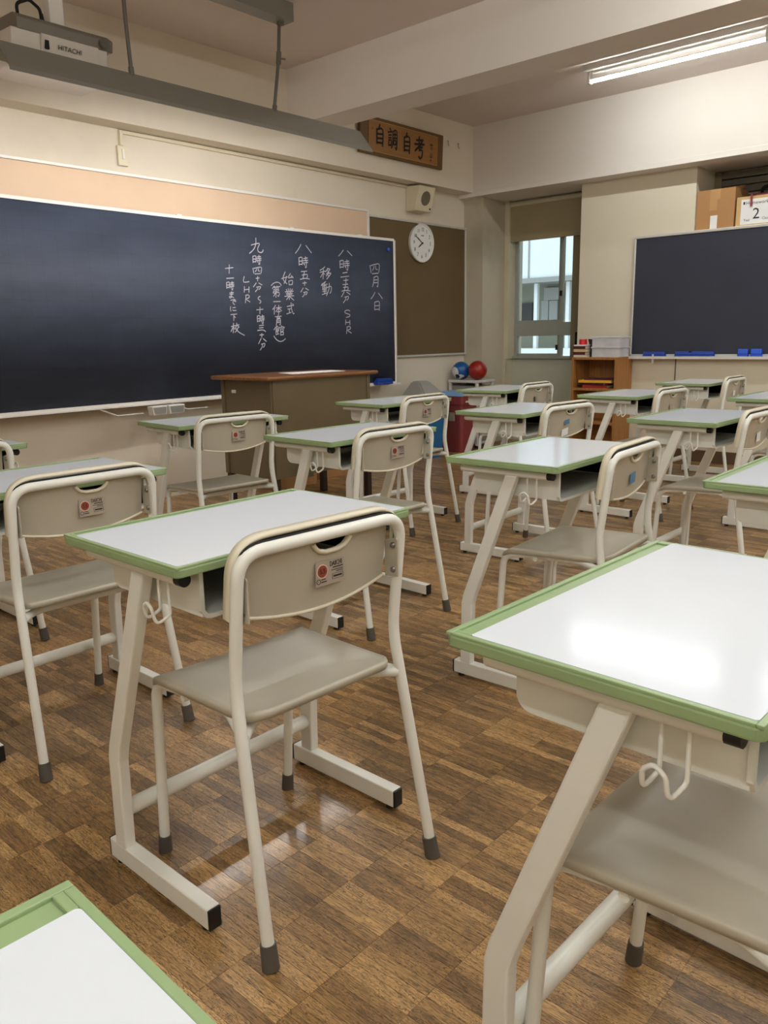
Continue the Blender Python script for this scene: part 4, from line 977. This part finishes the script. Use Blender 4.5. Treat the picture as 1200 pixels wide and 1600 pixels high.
def maker_sticker(ch):
    y = back_y(.66)+.0012
    st = MB().box(-.030, .040, y-.0006, y, .632, .678).build('sticker', M_label, ch); st.location = (.010, -.0015, .012)
    MB().cyl((-.014, y-.0006, .660), (-.014, y-.0012, .660), .0135, n=24).build('size_ring', M_label_ring, st)
    MB().cyl((-.014, y-.0010, .660), (-.014, y-.0016, .660), .0115, n=24).build('size_disc', M_red_ink, st)
    o = link('lettering', _55, st, (-.014, y-.0018, .660)); o.rotation_euler = FACE_Y; o.scale = (.85, 1, 1)
    o = link('lettering', _dai, st, (.0045, y-.0010, .670)); o.rotation_euler = FACE_Y; o.scale = (.62, 1, 1)
    pr = MB()
    for x0, x1, z0, z1 in ((.012, .037, .6615, .6635), (.008, .037, .657, .6582), (.020, .037, .6535, .6548), (.010, .037, .6500, .6506), (.010, .037, .6400, .6406), (.010, .0106, .64, .6506), (.0364, .037, .64, .6506), (.013, .034, .6436, .647), (-.017, -.004, .6385, .6405), (-.017, -.006, .6435, .645)):
        pr.box(x0, x1, y-.0010, y-.0006, z0, z1)
    pr.tube([(-.0235+.0045*math.cos(q), y-.0009, .6415+.0045*math.sin(q)) for q in [2*math.pi*k/14 for k in range(14)]], .0006, 5, True)
    pr.build('print', M_ink, st)
def slip(ch, x0, x1, z0, z1, mat, name='sticker', tilt=.0):
    y = back_y((z0+z1)/2)+.0012
    MB().prism([(x0, z0-tilt), (x1, z0+tilt), (x1+tilt, z1+tilt), (x0+tilt, z1-tilt)], y-.0008, y, 'y').build(name, mat, ch)

# ------------------------------------------------------------------ the classroom set
DESKS = [ # name, x, y, rot, chair offset (x, y, rot) or None, sticker, desk label, chair label
 ('A', 1.010, 1.291, -.005, (-.023, -.094, -.05), 'maker', 'white-topped desk with green edging in the left foreground, whole in view', 'taupe chair with a maker sticker, closest to the camera at the left foreground desk'),
 ('B', 1.055, .381, -.030, (-.040, -.085, 0), None, 'largest white desk in the right foreground, cut by the frame', 'taupe chair whose seat shows below the largest right foreground desk'),
 ('C', -.090, .312, -.030, None, None, 'desk corner at the bottom left edge of the picture', ''),
 ('D', 1.011, 2.227, -.006, (.0, -.100, 0), 'maker', 'white desk at the left edge behind the left foreground desk', 'taupe chair with a maker sticker at the left edge of the picture'),
 ('E', 1.041, 3.196, 0, (.0, -.100, 0), 'maker', 'desk of which only a corner shows at the far left below the chalkboard', 'chair of which only the back corner shows at the far left'),
 ('F', 2.312, 3.157, -.080, (-.055, -.100, 0), 'maker', 'desk standing just left in front of the podium', 'taupe chair with a maker sticker in front of the podium, seat in full view'),
 ('G', 2.294, 2.223, -.020, (-.035, -.100, -.03), 'maker', 'desk in the middle of the picture right behind the left foreground desk', 'taupe chair with a maker sticker in the middle, directly behind the left foreground desk'),
 ('H', 3.590, 3.124, -.040, (-.040, -.106, .05), 'maker', 'front row desk beside the right end of the podium', 'taupe chair with a maker sticker in front of the blue bin'),
 ('I', 2.255, 1.308, .021, (.015, -.106, .05), 'blue', 'white desk right of the centre, its slanted leg rising in full view', 'taupe chair with a torn blue sticker only, at the desk right of the centre'),
 ('J', 3.501, 2.203, .035, (-.005, -.118, -.12), 'bluewhite', 'desk in the middle right with the red bin behind its left corner', 'taupe chair with a torn blue sticker and a white slip on its back'),
 ('K', 4.786, 3.166, .090, (.0, -.112, -.07), 'dark', 'front row desk below the two balls', 'taupe chair in the front row beside the window panel'),
 ('L', 4.711, 2.178, -.024, (.0, -.100, 0), 'darkwhite', 'desk standing in front of the bookcase', 'taupe chair right in front of the bookcase'),
 ('M', 3.581, 1.332, -.014, (-.012, -.100, 0), 'white', 'desk at the middle right with pencil smudges on its top', 'taupe chair with a white slip cut by the right edge'),
 ('N', 6.008, 2.252, .006, (.0, -.100, 0), 'white', 'desk farthest to the right wall below the second chalkboard', 'taupe chair with a white slip below the second chalkboard'),
 ('O', 4.865, 1.352, 0, (.0, -.100, 0), 'white', 'far desk cut by the right edge below the tray of the second chalkboard', 'chair of the far desk cut by the right edge'),
 ('P', 2.290, .527, .009, (.0, -.100, 0), 'white', 'nearer desk cut by the right edge at mid height', 'chair of the nearer desk cut by the right edge'),
]
desk0 = make_desk(); chair0 = make_chair(); bpy.context.view_layer.update(); index_kids()
first_d = first_c = True
for nm, x, y, rz, ch, sk, dl, cl in DESKS:
    d = desk0 if first_d else copy_tree(desk0); first_d = False
    d.location = (x, y, 0); d.rotation_euler = (0, 0, rz); tag(d, dl, 'desk', 'white and green school desks in rows')
    if ch is None: continue
    c = chair0 if first_c else copy_tree(chair0); first_c = False
    cs, sn = math.cos(rz), math.sin(rz)
    c.location = (x+ch[0]*cs-ch[1]*sn, y+ch[0]*sn+ch[1]*cs, 0); c.rotation_euler = (0, 0, rz+ch[2])
    tag(c, cl, 'chair', 'taupe school chairs at the desks')
    if sk == 'maker': maker_sticker(c)
    elif sk == 'blue': slip(c, -.010, .032, .640, .672, M_blue_tape, 'blue_sticker', .002)
    elif sk == 'bluewhite': slip(c, -.03, .01, .660, .684, M_blue_tape, 'blue_sticker', .002); slip(c, -.045, .008, .606, .640, M_paper, 'white_slip', .004)
    elif sk == 'dark': slip(c, -.03, -.015, .640, .672, M_ink, 'dark_mark'); slip(c, .0, .02, .640, .672, M_label, 'sticker')
    elif sk == 'darkwhite': slip(c, -.01, .03, .635, .668, M_label, 'sticker'); slip(c, -.01, .004, .640, .662, M_ink, 'dark_mark')
    elif sk == 'white': slip(c, -.01, .035, .628, .666, M_paper, 'white_slip', .002)
